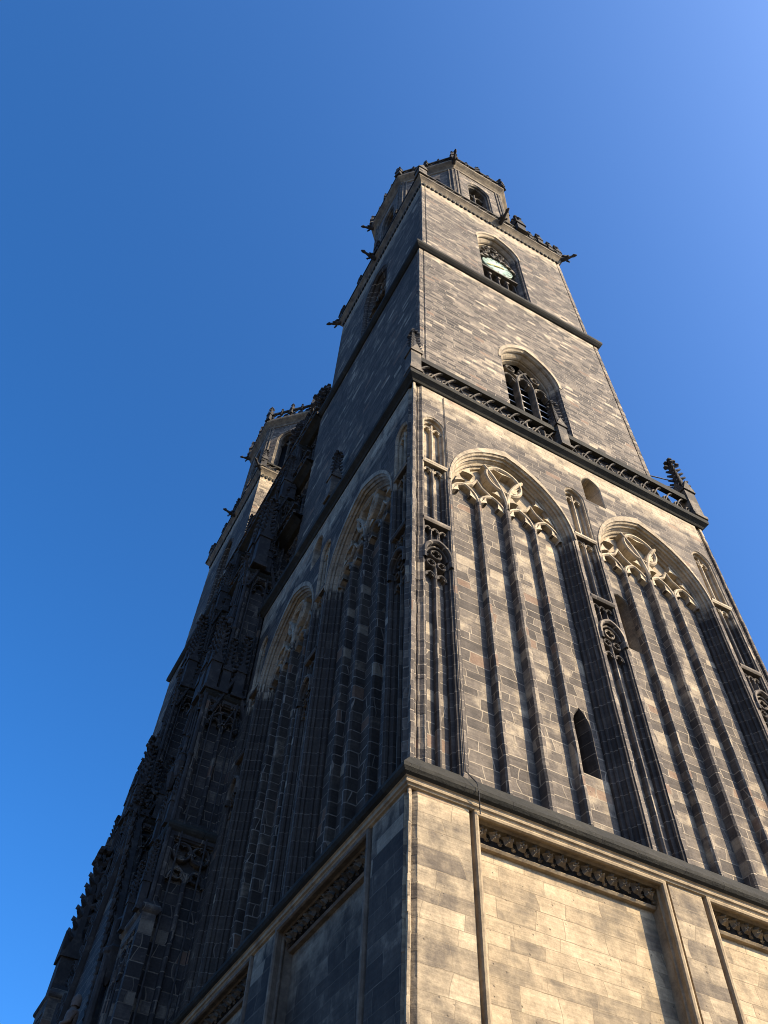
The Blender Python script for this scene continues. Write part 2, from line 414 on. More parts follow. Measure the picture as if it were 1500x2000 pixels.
def bar(mb, fr, pts, w, d0, d1, closed=False, wf=0.35, bev=None):
    """moulded stone rib along a line on the wall plane; narrow in front, wide behind"""
    if not closed and len(pts) == 2 and abs(pts[0][0] - pts[1][0]) < 1e-6 and pts[1][1] - pts[0][1] > 2:
        rr = random.Random(int(pts[0][0] * 37)); m = int((pts[1][1] - pts[0][1]) / .42)
        pts = [(pts[0][0] + (rr.uniform(-.008, .008) if 0 < i < m else 0), pts[0][1] + (pts[1][1] - pts[0][1]) * i / m) for i in range(m + 1)]
    db = d0 + (bev if bev else min(0.45 * w, (d1 - d0) * 0.6))
    sec = [(-w / 2, d1), (-w / 2, db), (-w * wf / 2, d0), (w * wf / 2, d0), (w / 2, db), (w / 2, d1)]
    rows = [[fr(u, d, z) for u, z in offs(pts, s, closed)] for s, d in sec]
    mb.quadstrip(rows, closed)

def plate(mb, fr, poly, d0, d1):
    """solid flat piece with an outline"""
    n = len(poly)
    tr = tessellate_polygon([[Vector((u, z, 0)) for u, z in poly]])
    mb.add([fr(u, d0, z) for u, z in poly], [tuple(t) for t in tr])
    mb.quadstrip([[fr(u, d0, z) for u, z in poly], [fr(u, d1, z) for u, z in poly]], True)

def cusp(mb, fr, p0, p1, tip, d0, d1, pull=0.55):
    """pointed foil between two points of an arch, sides hollow"""
    m = ((p0[0] + p1[0]) / 2, (p0[1] + p1[1]) / 2)
    def cur(a, b_):
        c = (m[0] * pull + tip[0] * (1 - pull), m[1] * pull + tip[1] * (1 - pull))
        return [((1 - t) ** 2 * a[0] + 2 * t * (1 - t) * c[0] + t * t * b_[0], (1 - t) ** 2 * a[1] + 2 * t * (1 - t) * c[1] + t * t * b_[1]) for t in (0, .25, .5, .75)]
    l = cur(p0, tip)
    r = [p for p in reversed(cur(p1, tip))]
    nx, nz = p1[1] - p0[1], -(p1[0] - p0[0])
    plate(mb, fr, l + [(tip[0] + 1e-4, tip[1])] + r, d0, d1)

def light_head(mb, fr, cx, h, zs, w, d0, d1, R=None, cus=0.62):
    """pointed head of one light, ribs and two foils"""
    R = R or h * 1.7
    a = arch_pts(cx, h, R, zs, 0, 7)
    bar(mb, fr, a, w, d0, d1)
    i = arch_pts(cx, h, R, zs, w * 0.3, 10)
    n = len(i)
    for s in (0, 1):
        q = i if s == 0 else i[::-1]
        p0, p1 = q[1], q[7]
        sg = 1 if s == 0 else -1
        tip = (cx - sg * h * (1 - cus), zs + (i[n // 2][1] - zs) * 0.34)
        cusp(mb, fr, p0, p1, tip, d0 + w * 0.35, d1 - 0.01, 0.35)

def foil_circle(mb, fr, cx, cz, r, n, w, d0, d1, rot=math.pi / 2, depth=0.5, ring=True):
    c = [(cx + r * math.cos(2 * math.pi * i / 28), cz + r * math.sin(2 * math.pi * i / 28)) for i in range(28)]
    if ring: bar(mb, fr, c, w, d0, d1, True)
    ri = r - w * 0.3
    for k in range(n):
        a = rot + 2 * math.pi * k / n + math.pi / n
        da = math.pi / n * 0.62
        P = lambda t, q=ri: (cx + q * math.cos(t), cz + q * math.sin(t))
        cusp(mb, fr, P(a - da), P(a + da), P(a, ri * (1 - depth)), d0 + w * 0.35, d1 - 0.01)

def ring(mb, poly, prof, caps=False):
    """moulding all round a convex plan; prof lists (outset, z); poly counter-clockwise"""
    n = len(poly); rows = []
    for o, z in prof:
        row = []
        for i in range(n):
            a, p, c = Vector(poly[i - 1]), Vector(poly[i]), Vector(poly[(i + 1) % n])
            e1 = (p - a).normalized(); e2 = (c - p).normalized()
            n1 = Vector((e1.y, -e1.x)); n2 = Vector((e2.y, -e2.x))
            m = (n1 + n2); m /= (1 + n1.dot(n2))
            q = p + m * o
            row.append((q.x, q.y, z))
        rows.append(row)
    mb.quadstrip(rows, True)
    if caps:
        o = len(mb.v) - n * len(rows)
        mb.f.append(tuple(o + i for i in range(n)))
        mb.f.append(tuple(len(mb.v) - n + i for i in range(n)))

def plan(mb, pts, z0, z1):
    """upright piece laid course by course, every stone a little out of line and chipped"""
    rr = random.Random(int(z0 * 10) + len(pts))
    z = z0; rows = []
    while z < z1 - .05:
        zz = min(z1, z + rr.uniform(.28, .48))
        jx, jy = rr.uniform(-.007, .007), rr.uniform(-.007, .007)
        r = lambda: [(x + jx + rr.uniform(-.004, .004), y + jy + rr.uniform(-.004, .004)) for x, y in pts]
        rows.append([(x, y, z + .004) for x, y in r()])
        rows.append([(x, y, zz - .004) for x, y in r()])
        z = zz
    mb.quadstrip(rows, True)

def rc(x0, x1, y0, y1): return [(x0, y0), (x1, y0), (x1, y1), (x0, y1)]
# ------------------------------------------------------------------ ground
g = MB()
g.add([(-3000, -3000, 0), (3000, -3000, 0), (3000, 3000, 0), (-3000, 3000, 0)], [(0, 1, 2, 3)])
ground = g.build('ground', M['paving'])
ground['kind'] = 'structure'

# ------------------------------------------------------------------ small repeated pieces (built about the origin)
def pinnacle_mesh(parent, name, loc, h=4.0, w=0.42, mshaft='trimmid', mtop='soot', rot=0.0, post=0.45):
    """square post, gablets, crocketed spirelet and cross flower"""
    hs = h * post
    a = MB()
    a.box((-w / 2, -w / 2, 0), (w / 2, w / 2, hs))
    a.box((-w * .62, -w * .62, 0), (w * .62, w * .62, hs * 0.10))
    for s in range(4):                                  # gablets round the foot of the spirelet
        c, n = math.cos(s * math.pi / 2), math.sin(s * math.pi / 2)
        T = lambda x, y, z: (x * c - y * n, x * n + y * c, z)
        a.add([T(-w * .6, -w * .62, hs), T(w * .6, -w * .62, hs), T(0, -w * .62, hs + w * 1.5), T(-w * .45, 0, hs), T(w * .45, 0, hs), T(0, 0, hs + w * 1.5)],
              [(0, 1, 2), (0, 3, 5, 2), (1, 2, 5, 4), (0, 1, 4, 3)])
        a.box((-w * .30, -w * .30, hs * .98), (w * .3, w * .3, hs * 1.0))
    p = a.build(name, M[mshaft], parent, loc=loc)
    p.rotation_euler = (0, 0, rot)
    b = MB()
    zt = h * 0.9
    b.taper((0, 0), w * .5, w * .17, hs, zt, 8, math.pi / 8)
    n = max(4, int((zt - hs) / (w * .62)))
    for i in range(n):
        t = (i + .6) / n
        z = hs + (zt - hs) * t
        r = w * (.5 - .30 * t)
        for s in range(4):
            an = s * math.pi / 2 + math.pi / 4
            cx, cy = math.cos(an), math.sin(an)
            q = w * .25
            b.add([(cx * r * .6, cy * r * .6, z - q), (cx * r * .6 - cy * q * .8, cy * r * .6 + cx * q * .8, z), (cx * r * .6 + cy * q * .8, cy * r * .6 - cx * q * .8, z),
                   (cx * (r + q * 1.5), cy * (r + q * 1.5), z + q * .3), (cx * (r + q * 1.2), cy * (r + q * 1.2), z + q * 1.3)],
                  [(0, 1, 3), (0, 3, 2), (1, 4, 3), (2, 3, 4), (0, 2, 1), (1, 2, 4)])
    for zz, rr in ((zt - w * .1, .60), (zt + w * .5, .40)):
        for s in range(4):
            an = s * math.pi / 2 + math.pi / 4
            b.lathe((math.cos(an) * w * rr * .7, math.sin(an) * w * rr * .7), [(0.0, zz - w * .16), (w * .23, zz - w * .02), (w * .20, zz + w * .16), (0.0, zz + w * .26)], 5)
    b.lathe((0, 0), [(w * .13, zt - .05), (w * .18, zt + w * .1), (w * .1, zt + w * .35), (w * .16, zt + w * .55), (w * .06, zt + w * .8), (0.0, zt + w * .95)], 6)
    b.build('crocketed_top', M[mtop], p)
    return p

def gargoyle_mesh(parent, loc, rotz, L=.78, tilt=0.05):
    """crouching beast leaning out from a cornice, pointing along its own +x"""
    a = MB()
    secs = [(-.25, .0, .17, .19), (.05, .02, .18, .20), (.35, .05, .155, .17), (.62, .10, .11, .12), (.82, .16, .085, .095), (.95, .21, .12, .125), (1.08, .23, .125, .12), (1.2, .20, .085, .075), (1.3, .17, .05, .045)]
    rows = []
    for x, z, ry, rz in secs:
        rows.append([(x * L, ry * math.cos(2 * math.pi * k / 8), z * L + x * tilt * L + rz * math.sin(2 * math.pi * k / 8)) for k in range(8)])
    a.quadstrip(rows, True)
    a.f.append(tuple(range(len(a.v) - 8, len(a.v))))
    for s in (-1, 1):
        a.taper((1.0 * L, s * .09), .05, .015, .28 * L + tilt * L, .40 * L + tilt * L, 5)          # ears
        a.tube([(.28 * L, s * .15, .02), (.52 * L, s * .24, -.12), (.45 * L, s * .2, -.30)], [.075, .06, .045], 6)   # forelegs
        a.add([(0, s * .16, .12), (.45 * L, s * .17, .16), (.2 * L, s * .24, .30), (-.12, s * .22, .26), (.18 * L, s * .12, .10)], [(0, 1, 2, 3), (0, 4, 1), (4, 2, 1), (4, 3, 2), (0, 3, 4)])   # folded wings
    o = a.build('gargoyle', M['soot'], parent, loc=loc, smooth=True)
    o.rotation_euler = (0, 0, rotz)
    return o

def leaf(mb, fr, cu, cz, r, d, rise, rot):
    """five-lobed leaf, raised in the middle"""
    pts = []
    n = 20
    for i in range(n):
        a = rot + 2 * math.pi * i / n
        q = r * (0.62 + 0.38 * math.cos(2.5 * (a - rot)) ** 2) * (1.0 if i % 2 == 0 else 0.86)
        pts.append(fr(cu + q * math.cos(a), d - (0.04 if i % 4 == 0 else 0.0), cz + q * math.sin(a)))
    mid = []
    for i in range(n):
        a = rot + 2 * math.pi * i / n
        mid.append(fr(cu + r * .38 * math.cos(a), d - rise * (1.0 if i % 4 == 0 else .55), cz + r * .38 * math.sin(a)))
    mb.quadstrip([pts, mid], True)
    o = len(mb.v)
    mb.add([fr(cu, d - rise * .4, cz)] + mid, [(0, i + 1, (i + 1) % n + 1) for i in range(n)])
    back = [fr(cu, d + .03, cz)]
    mb.add(pts + back, [(i, (i + 1) % n, n) for i in range(n)])

# ------------------------------------------------------------------ the pieces of a tower wall
JAMB = [(0, 0), (.02, .03), (.055, .045), (.065, .08), (.05, .12), (.09, .15), (.125, .18), (.10, .235), (.14, .28), (.16, .36), (.21, .36), (.235, .40), (.21, .45), (.24, .48), (.29, .51), (.30, .55), (.28, .62)]
ARCH_H, ARCH_R, ARCH_ZS = 2.48, 3.5, 24.85

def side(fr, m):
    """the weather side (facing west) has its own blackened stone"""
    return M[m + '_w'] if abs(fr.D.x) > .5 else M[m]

def blind_window(T, base, fr, cx, holes=(), full=True):
    """tall four-light blind window of the second storey"""
    fn = lambda k: opening(cx, ARCH_H, ARCH_R, ARCH_ZS, 12.9, k, 14)
    a = MB()
    jamb(a, fr, fn, JAMB)
    o1 = arch_pts(cx, ARCH_H + .0, ARCH_R, ARCH_ZS, -.012, 14)
    o2 = arch_pts(cx, ARCH_H + .07, ARCH_R + .5, ARCH_ZS, 0, 14)
    a.quadstrip([[fr(u, -.0, z) for u, z in o1], [fr(u, -.035, z) for u, z in o1], [fr(u, -.035, z) for u, z in o2], [fr(u, .0, z) for u, z in o2]])
    p = a.build('blind_window', side(fr, 'arch'), T, base)
    b = MB()
    sheet(b, fr, opening(cx, ARCH_H, ARCH_R, ARCH_ZS, 12.9, .27, 14), [opening(*h) for h in holes], .615)
    b.build('back_wall', side(fr, 'recess'), p, base)
    for h in holes:
        c = MB()
        f2 = lambda k, h=h: opening(h[0], h[1] - k, h[2] - k, h[3], h[4])
        jamb(c, fr, f2, [(0, .615), (.03, .66), (.10, .95), (.12, 1.25)])
        c.add([fr(h[0] - h[1], .615, h[4]), fr(h[0] + h[1], .615, h[4]), fr(h[0] + h[1], 1.25, h[4] + .5), fr(h[0] - h[1], 1.25, h[4] + .5)], [(0, 1, 2, 3)])
        w = c.build('window_reveal', M['trimold'] if h[1] > .35 else side(fr, 'arch'), p, base)
        c = MB()
        sheet(c, fr, opening(h[0], h[1], h[2], h[3], h[4] - .1), (), 1.22)
        c.build('dark_opening', M['void'], p, base)
    # mullions
    for i in (-1, 0, 1):
        c = MB()
        big = i == 0
        x = cx + 1.12 * i
        top = 25.75 if big else 25.1
        pts = [(x, 12.9), (x, top)]
        bar(c, fr, pts, .20 if big else .15, .28 if big else .35, .63, wf=.5, bev=.05)
        c.build('mullion', side(fr, 'recess'), p, base)
    # tracery
    t = MB()
    d0, d1 = .28, .625
    for i in range(4):
        x = cx - 1.68 + 1.12 * i
        light_head(t, fr, x, .53, 24.95, .12, .36, d1, R=.80)
    # the two long branches springing from the middle mullion
    for s in (-1, 1):
        pts = []
        for j in range(15):
            an = j / 14 * 0.75
            pts.append((cx - s * 3.5 + s * 3.5 * math.cos(an), 25.2 + 3.5 * math.sin(an)))
        # trim where it meets the arch head
        q = []
        for (u, z) in pts:
            uu = abs(u - cx)
            zlim = ARCH_ZS + math.sqrt(max(0, (ARCH_R - .28) ** 2 - (ARCH_R - ARCH_H + uu) ** 2))
            if z > zlim + .08: break
            q.append((u, z))
        bar(t, fr, q, .15, .24, d1, wf=.35, bev=.05)
        nq = len(q)
        cusp(t, fr, q[3], q[7], (q[5][0] - s * .42, q[5][1] - .16), .36, d1 - .01)
        if nq > 11: cusp(t, fr, q[7], q[11], (q[9][0] - s * .34, q[9][1] - .22), .36, d1 - .01)
        # foils along the outer arch
        ai = arch_pts(cx, ARCH_H, ARCH_R, ARCH_ZS, .31, 14)
        if s > 0: ai = ai[::-1]
        for (a0, a1, dx, dz) in ((3, 5, .36, -.02), (6, 8, .30, -.22)):
            m = ai[(a0 + a1) // 2]
            cusp(t, fr, ai[a0], ai[a1], (m[0] + (dx if s < 0 else -dx), m[1] + dz), .38, d1 - .01)
        # small curved triangle over the pair of lights
        x = cx + s * 1.12
        bar(t, fr, [(x - .55, 25.72), (x - .2, 25.98), (x, 26.35), (x + .2, 25.98), (x + .55, 25.72)], .10, .38, d1)
    foil_circle(t, fr, cx, 26.98, .74, 3, .15, .26, d1, rot=math.pi / 2 + math.pi / 3, depth=.34)
    t.build('tracery', side(fr, 'trace'), p, base)
    return p

NJ = [(0, 0), (.015, .03), (.055, .05), (.07, .10), (.05, .14), (.09, .17), (.13, .20), (.13, .30)]
def niche(T, base, fr, cx, z0=12.9):
    """narrow two-light blind niche in three stages with a hooded head"""
    h, R, zs = .45, .56, 27.92
    fn = lambda k: opening(cx, h, R, zs, z0, k, 7)
    a = MB()
    jamb(a, fr, fn, NJ)
    p = a.build('blind_niche', side(fr, 'arch'), T, base)
    b = MB()
    sheet(b, fr, opening(cx, h, R, zs, z0, .12, 7), (), .295)
    b.build('back_wall', side(fr, 'recess'), p, base)
    t = MB()
    bar(t, fr, [(cx, 25.45), (cx, 28.1)], .10, .13, .30)
    bar(t, fr, [(cx, 22.05), (cx, 25.2)], .10, .13, .30)
    bar(t, fr, [(cx, z0), (cx, 20.2)], .11, .13, .30)
    for zt in (25.33, 22.03):
        sec = [(.0, -.10), (-.035, -.03), (-.035, .05), (.2, .17), (.31, .17)]
        t.quadstrip([[fr(cx - h - .02, d, zt + z) for d, z in sec], [fr(cx + h + .02, d, zt + z) for d, z in sec]])
        t.add([fr(cx - h, .0, zt - .1), fr(cx + h, .0, zt - .1), fr(cx + h, .3, zt - .1), fr(cx - h, .3, zt - .1)], [(0, 1, 2, 3)])
    for zh in (27.66, 24.93):
        for s in (-1, 1): light_head(t, fr, cx + s * .19, .17, zh, .06, .13, .30, R=.26)
    for x in (-.26, 0, .26): light_head(t, fr, cx + x, .12, 21.66, .055, .10, .30, R=.17)
    for x in (-.13, .13): bar(t, fr, [(cx + x, 20.9), (cx + x, 21.7)], .06, .11, .30)
    # ogee hood over the lower stage, standing proud
    L = [(cx - .44, 20.1)] + arch_pts(cx, .44, .62, 20.45, 0, 8) + [(cx + .44, 20.1)]
    bar(t, fr, L, .13, -.07, .30, wf=.5)
    L2 = arch_pts(cx, .36, .52, 20.4, 0, 7)
    bar(t, fr, L2, .06, .06, .30)
    foil_circle(t, fr, cx, 20.56, .17, 4, .05, .08, .30, depth=.45)
    for s in (-1, 1):
        foil_circle(t, fr, cx + s * .17, 20.12, .13, 4, .045, .08, .30, depth=.45)
        light_head(t, fr, cx + s * .185, .16, 19.55, .06, .12, .30, R=.24)
    cusp(t, fr, (cx - .06, 21.0), (cx + .06, 21.0), (cx, 21.42), -.02, .2)
    t.build('tracery', side(fr, 'trace'), p, base)
    return p

def small_window(T, base, fr, cx, h, R, zs, z0, mat='arch', depth=.9):
    a = MB()
    jamb(a, fr, lambda k: opening(cx, h - k, R - k, zs, z0), [(0, 0), (.03, .04), (.10, depth * .5), (.16, depth)])
    a.add([fr(cx - h, 0, z0), fr(cx + h, 0, z0), fr(cx + h - .16, depth, z0 + .4), fr(cx - h + .16, depth, z0 + .4)], [(0, 1, 2, 3)])
    p = a.build('small_window', side(fr, mat), T, base)
    c = MB()
    sheet(c, fr, opening(cx, h, R, zs, z0), (), depth - .01)
    c.build('dark_opening', M['void'], p, base)
    return p

def wall_panel(T, base, fr, u0, u1, zt):
    """sunk panel of the ground storey with a moulded frame and a frieze of leaves"""
    z0 = 2.0
    a = MB()
    fn = lambda k: rect(u0 + k, u1 - k, z0 + k, zt - k)
    jamb(a, fr, fn, [(0, 0), (.002, .10), (.085, .10), (.09, .0), (.105, -.045), (.15, -.06), (.195, -.045), (.215, .0), (.19, .08), (.175, .14), (.215, .17), (.215, .19), (.17, .25), (.19, .46)], True)
    p = a.build('wall_panel', side(fr, 'trimpale'), T, base)
    b = MB()
    sheet(b, fr, fn(.17), (), .45)
    b.build('panel_field', side(fr, 'panel'), p, base)
    c = MB()
    zf = zt - .57
    sec = [(.46, -.06), (.34, -.05), (.30, .0), (.34, .04), (.46, .07)]
    c.quadstrip([[fr(u0 + .2, d, zf + z) for d, z in sec], [fr(u1 - .2, d, zf + z) for d, z in sec]])
    c.build('frieze_moulding', side(fr, 'trimpale'), p, base)
    f = MB()
    n = int(round((u1 - u0 - .5) / .325))
    rr = random.Random(5)
    for i in range(n):
        cu = u0 + .25 + (u1 - u0 - .5) * (i + .5) / n
        leaf(f, fr, cu, zf + .205 + rr.uniform(-.01, .01), .165 * rr.uniform(.94, 1.06), .26, .16, math.pi / 2 + rr.uniform(-.25, .25))
        leaf(f, fr, cu + .16, zf + .11 + rr.uniform(-.02, .02), .065, .31, .06, rr.uniform(0, 6))
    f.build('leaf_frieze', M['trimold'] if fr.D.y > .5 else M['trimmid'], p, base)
    b2 = MB()
    b2.add([fr(u0 + .2, .43, zf), fr(u1 - .2, .43, zf), fr(u1 - .2, .43, zt - .2), fr(u0 + .2, .43, zt - .2)], [(0, 1, 2, 3)])
    b2.build('frieze_ground', M['soot'], p, base)
    return p

UJ = [(0, 0), (.03, .05), (.10, .10), (.13, .18), (.11, .25), (.17, .30), (.27, .42), (.30, .50), (.28, .56), (.34, .60), (.36, .80)]
def belfry_window(T, base, fr):
    cx, h, R, zs, z0 = 6.40, 1.64, 2.7, 38.0, 31.0
    a = MB()
    jamb(a, fr, lambda k: opening(cx, h, R, zs, z0, k, 12), [(k * .72, d) for k, d in UJ])
    o1 = arch_pts(cx, h, R, zs, -.012, 12); o2 = arch_pts(cx, h + .16, R + .5, zs, 0, 12)
    a.quadstrip([[fr(u, 0, z) for u, z in o1], [fr(u, -.03, z) for u, z in o1], [fr(u, -.03, z) for u, z in o2], [fr(u, 0, z) for u, z in o2]])
    p = a.build('belfry_window', M['uparch'], T, base)
    hi = h - .26
    for s in (-1, 1):
        c = MB()
        bar(c, fr, [(cx + s * hi / 3, z0), (cx + s * hi / 3, 37.5)], .12, .45, .84, wf=.5, bev=.04)
        c.build('mullion', M['trimmid'], p, base)
    t = MB()
    for i in (-1, 0, 1):
        light_head(t, fr, cx + i * hi * 2 / 3, hi / 3 - .02, 37.35 + (.3 if i == 0 else 0), .10, .50, .85, R=.66, cus=.5)
    for s in (-1, 1):
        q = [(cx + s * hi / 3 - s * (2.2 - 2.2 * math.cos(a_ * .1)), 37.4 + 2.2 * math.sin(a_ * .1)) for a_ in range(9)]
        bar(t, fr, q, .11, .46, .85)
        cusp(t, fr, q[3], q[6], (q[4][0] + s * .3, q[4][1] + .1), .55, .85)
        foil_circle(t, fr, cx + s * .72, 38.75, .24, 3, .08, .52, .85, depth=.45)
    foil_circle(t, fr, cx, 38.75, .22, 4, .08, .52, .85, depth=.45)
    t.build('tracery', M['trimmid'], p, base)
    c = MB(); e = MB()
    z = z0
    while z < 39.6:
        w = hi + .3
        c.add([fr(cx - w, .86, z), fr(cx + w, .86, z), fr(cx + w, 1.25, z + .40), fr(cx - w, 1.25, z + .40), fr(cx - w, .86, z + .035), fr(cx + w, .86, z + .035)], [(0, 1, 2, 3), (0, 1, 5, 4)])
        e.add([fr(cx - w, .852, z - .015), fr(cx + w, .852, z - .015), fr(cx + w, .852, z + .055), fr(cx - w, .852, z + .055), fr(cx - w, .9, z + .055), fr(cx + w, .9, z + .055)], [(0, 1, 2, 3), (3, 2, 5, 4)])
        z += .62
    c.build('louvre', M['louvre'], p, base)
    e.build('louvre_edge', M['louvre_edge'], p, base)
    b = MB(); sheet(b, fr, rect(cx - h, cx + h, z0, 41), (), 1.3)
    b.build('dark_opening', M['void'], p, base)
    return p

CLK = (6.35, 1.62, 2.6, 56.4, 48.9)
def clock_window(T, base, fr, clock=True):
    cx, h, R, zs, z0 = CLK
    a = MB()
    jamb(a, fr, lambda k: opening(cx, h, R, zs, z0, k, 12), [(k, d * 1.05) for k, d in UJ])
    o1 = arch_pts(cx, h, R, zs, -.012, 12); o2 = arch_pts(cx, h + .14, R + .45, zs, 0, 12)
    a.quadstrip([[fr(u, 0, z) for u, z in o1], [fr(u, -.03, z) for u, z in o1], [fr(u, -.03, z) for u, z in o2], [fr(u, 0, z) for u, z in o2]])
    p = a.build('clock_window', side(fr, 'uparch'), T, base)
    hi = h - .36
    t = MB()
    # little arcade at the foot
    for i in range(4):
        x = cx - hi + hi / 4 * (2 * i + 1)
        r = hi / 4 - .03
        L = [(x - r, 51.6)] + [(x - r * math.cos(math.pi * j / 8), 52.3 + r * 1.1 * math.sin(math.pi * j / 8)) for j in range(9)] + [(x + r, 51.6)]
        bar(t, fr, L, .07, .55, .86)
    for i in (1, 2, 3):
        x = cx - hi + hi / 2 * i
        bar(t, fr, [(x, z0), (x, 52.2)], .10, .52, .86)
        bar(t, fr, [(x, 52.0), (x, 52.25)], .22, .47, .86, wf=.8)
    t.quadstrip([[fr(cx - h, d, z) for d, z in ((.86, 52.55), (.36, 52.58), (.36, 52.76), (.86, 52.9))], [fr(cx + h, d, z) for d, z in ((.86, 52.55), (.36, 52.58), (.36, 52.76), (.86, 52.9))]])
    # segmental rib over the dial, and lights above
    bar(t, fr, [(cx + 1.36 * math.cos(math.pi * j / 12), 54.1 + 1.36 * math.sin(math.pi * j / 12)) for j in range(13)], .14, .34, .86)
    for k in range(6):                                   # foils hanging over the dial
        a_ = math.radians(18 + 28.8 * k)
        P = lambda rr, t_: (cx + rr * math.cos(t_), 54.1 + rr * math.sin(t_))
        cusp(t, fr, P(1.32, a_ - .2), P(1.32, a_ + .2), P(.86, a_), .30, .39)
    for i in (-1, 0, 1):
        x = cx + i * .62
        bar(t, fr, [(x, 55.3 - .2 * abs(i)), (x, 56.9 - .3 * abs(i))], .12, .52, .86)
        bar(t, fr, [(x, 55.5 - .2 * abs(i)), (x, 55.75 - .2 * abs(i))], .22, .46, .86, wf=.8)
    for i in range(4):
        light_head(t, fr, cx - .93 + .62 * i, .29, 56.4 - .35 * (i in (0, 3)), .08, .55, .86, R=.45)
    foil_circle(t, fr, cx, 57.75, .33, 4, .11, .5, .86, depth=.42)
    for s in (-1, 1): foil_circle(t, fr, cx + s * .55, 57.05, .27, 3, .09, .5, .86, depth=.42)
    t.build('tracery', M['trimmid'], p, base)
    b = MB(); sheet(b, fr, rect(cx - h, cx + h, z0 - .5, 60), (), 1.35)
    b.build('dark_opening', M['void'], p, base)
    if clock:
        zc, r, d = 53.95, 1.12, .42
        cpt = lambda rr, a_, dd: fr(cx + rr * math.cos(a_), dd, zc + rr * math.sin(a_))
        c = MB()
        n = 48
        rows = [[cpt(rr, 2 * math.pi * i / n, dd) for i in range(n)] for rr, dd in ((r, d + .14), (r, d), (r * .97, d - .02), (r * .93, d))]
        c.quadstrip(rows, True)
        c.f.append(tuple(range(len(c.v) - n, len(c.v))))
        dial = c.build('clock_dial', M['dial'], T, base)
        c = MB()
        def Q(rr, a_): return fr(cx + rr * r * math.cos(a_), d - .006, zc + rr * r * math.sin(a_))
        n = 240                                          # hour strokes and minute dots growing inward from one dark rim
        def depth_at(i):
            h_ = i % 20
            if h_ in (18, 19, 1, 2): return .62
            if h_ == 0: return .66 if i % 60 == 0 else .86
            return .88 if i % 4 == 0 else .925
        inner = [Q(depth_at(i), 2 * math.pi * i / n) for i in range(n)]
        outer = [Q(.945, 2 * math.pi * i / n) for i in range(n)]
        c.quadstrip([inner, outer], True)
        c.build('hour_marks', M['dialmark'], dial, base)
        for nm, ang, ln in (('hour_hand', 0.55, .62), ('minute_hand', 3.70, .92)):
            c = MB()
            ux, uz = math.cos(ang), math.sin(ang)
            P = lambda x, y, dd: fr(cx + x * ux - y * uz, dd, zc + x * uz + y * ux)
            pr = [(-.28, .0), (-.2, .07), (0, .05), (ln * .55, .035), (ln * .68, .10), (ln, .0), (ln * .68, -.10), (ln * .55, -.035), (0, -.05), (-.2, -.07)]
            dd = d - .05 - (.02 if nm[0] == 'm' else 0)
            c.add([P(x * r, y * r, dd) for x, y in pr], [tuple(range(len(pr)))])
            c.quadstrip([[P(x * r, y * r, dd) for x, y in pr], [P(x * r, y * r, dd + .015) for x, y in pr]], True)
            c.build(nm, M['gold'], dial, base)
    return p

def curl_parapet(mb, fr, u0, u1, z0, z1, d0, d1, pitch=.6):
    """open parapet of flowing curls between two rails"""
    n = max(1, int(round((u1 - u0) / pitch))); p = (u1 - u0) / n
    H = z1 - z0
    for i in range(n):
        a = u0 + p * i
        q = [(a + p * (-.35 + 1.5 * t), z0 + H * (0.5 - 0.5 * math.cos(math.pi * t))) for t in [j / 8 for j in range(9)]]
        q = [(min(max(x, u0), u1), z) for x, z in q]
        bar(mb, fr, q, .055, d0, d1)
        c = [(a + p * .32 + p * .30 * math.cos(2 * math.pi * j / 10), z0 + H * .28 + H * .26 * math.sin(2 * math.pi * j / 10)) for j in range(10)]
        bar(mb, fr, c, .065, d0, d1, True)
        plate(mb, fr, [(a + p * (.32 + .24 * math.cos(t)), z0 + H * (.10 + .22 * math.sin(t))) for t in [math.pi * j / 6 for j in range(7)]], d0 + .03, d1)

def rail(mb, fr, u0, u1, z0, z1, d0, d1):
    a = [fr(u, d, z) for u, d, z in ((u0, d0, z0), (u1, d0, z0), (u1, d1, z0), (u0, d1, z0), (u0, d0, z1), (u1, d0, z1), (u1, d1, z1), (u0, d1, z1))]
    mb.add(a, [(0, 3, 2, 1), (4, 5, 6, 7), (0, 1, 5, 4), (1, 2, 6, 5), (2, 3, 7, 6), (3, 0, 4, 7)])

OCT_C, OCT_H = (6.31, 6.15), 5.42
def octagon(c, h):
    s = h * math.tan(math.pi / 8)
    return [(c[0] - s, c[1] - h), (c[0] + s, c[1] - h), (c[0] + h, c[1] - s), (c[0] + h, c[1] + s), (c[0] + s, c[1] + h), (c[0] - s, c[1] + h), (c[0] - h, c[1] + s), (c[0] - h, c[1] - s)]

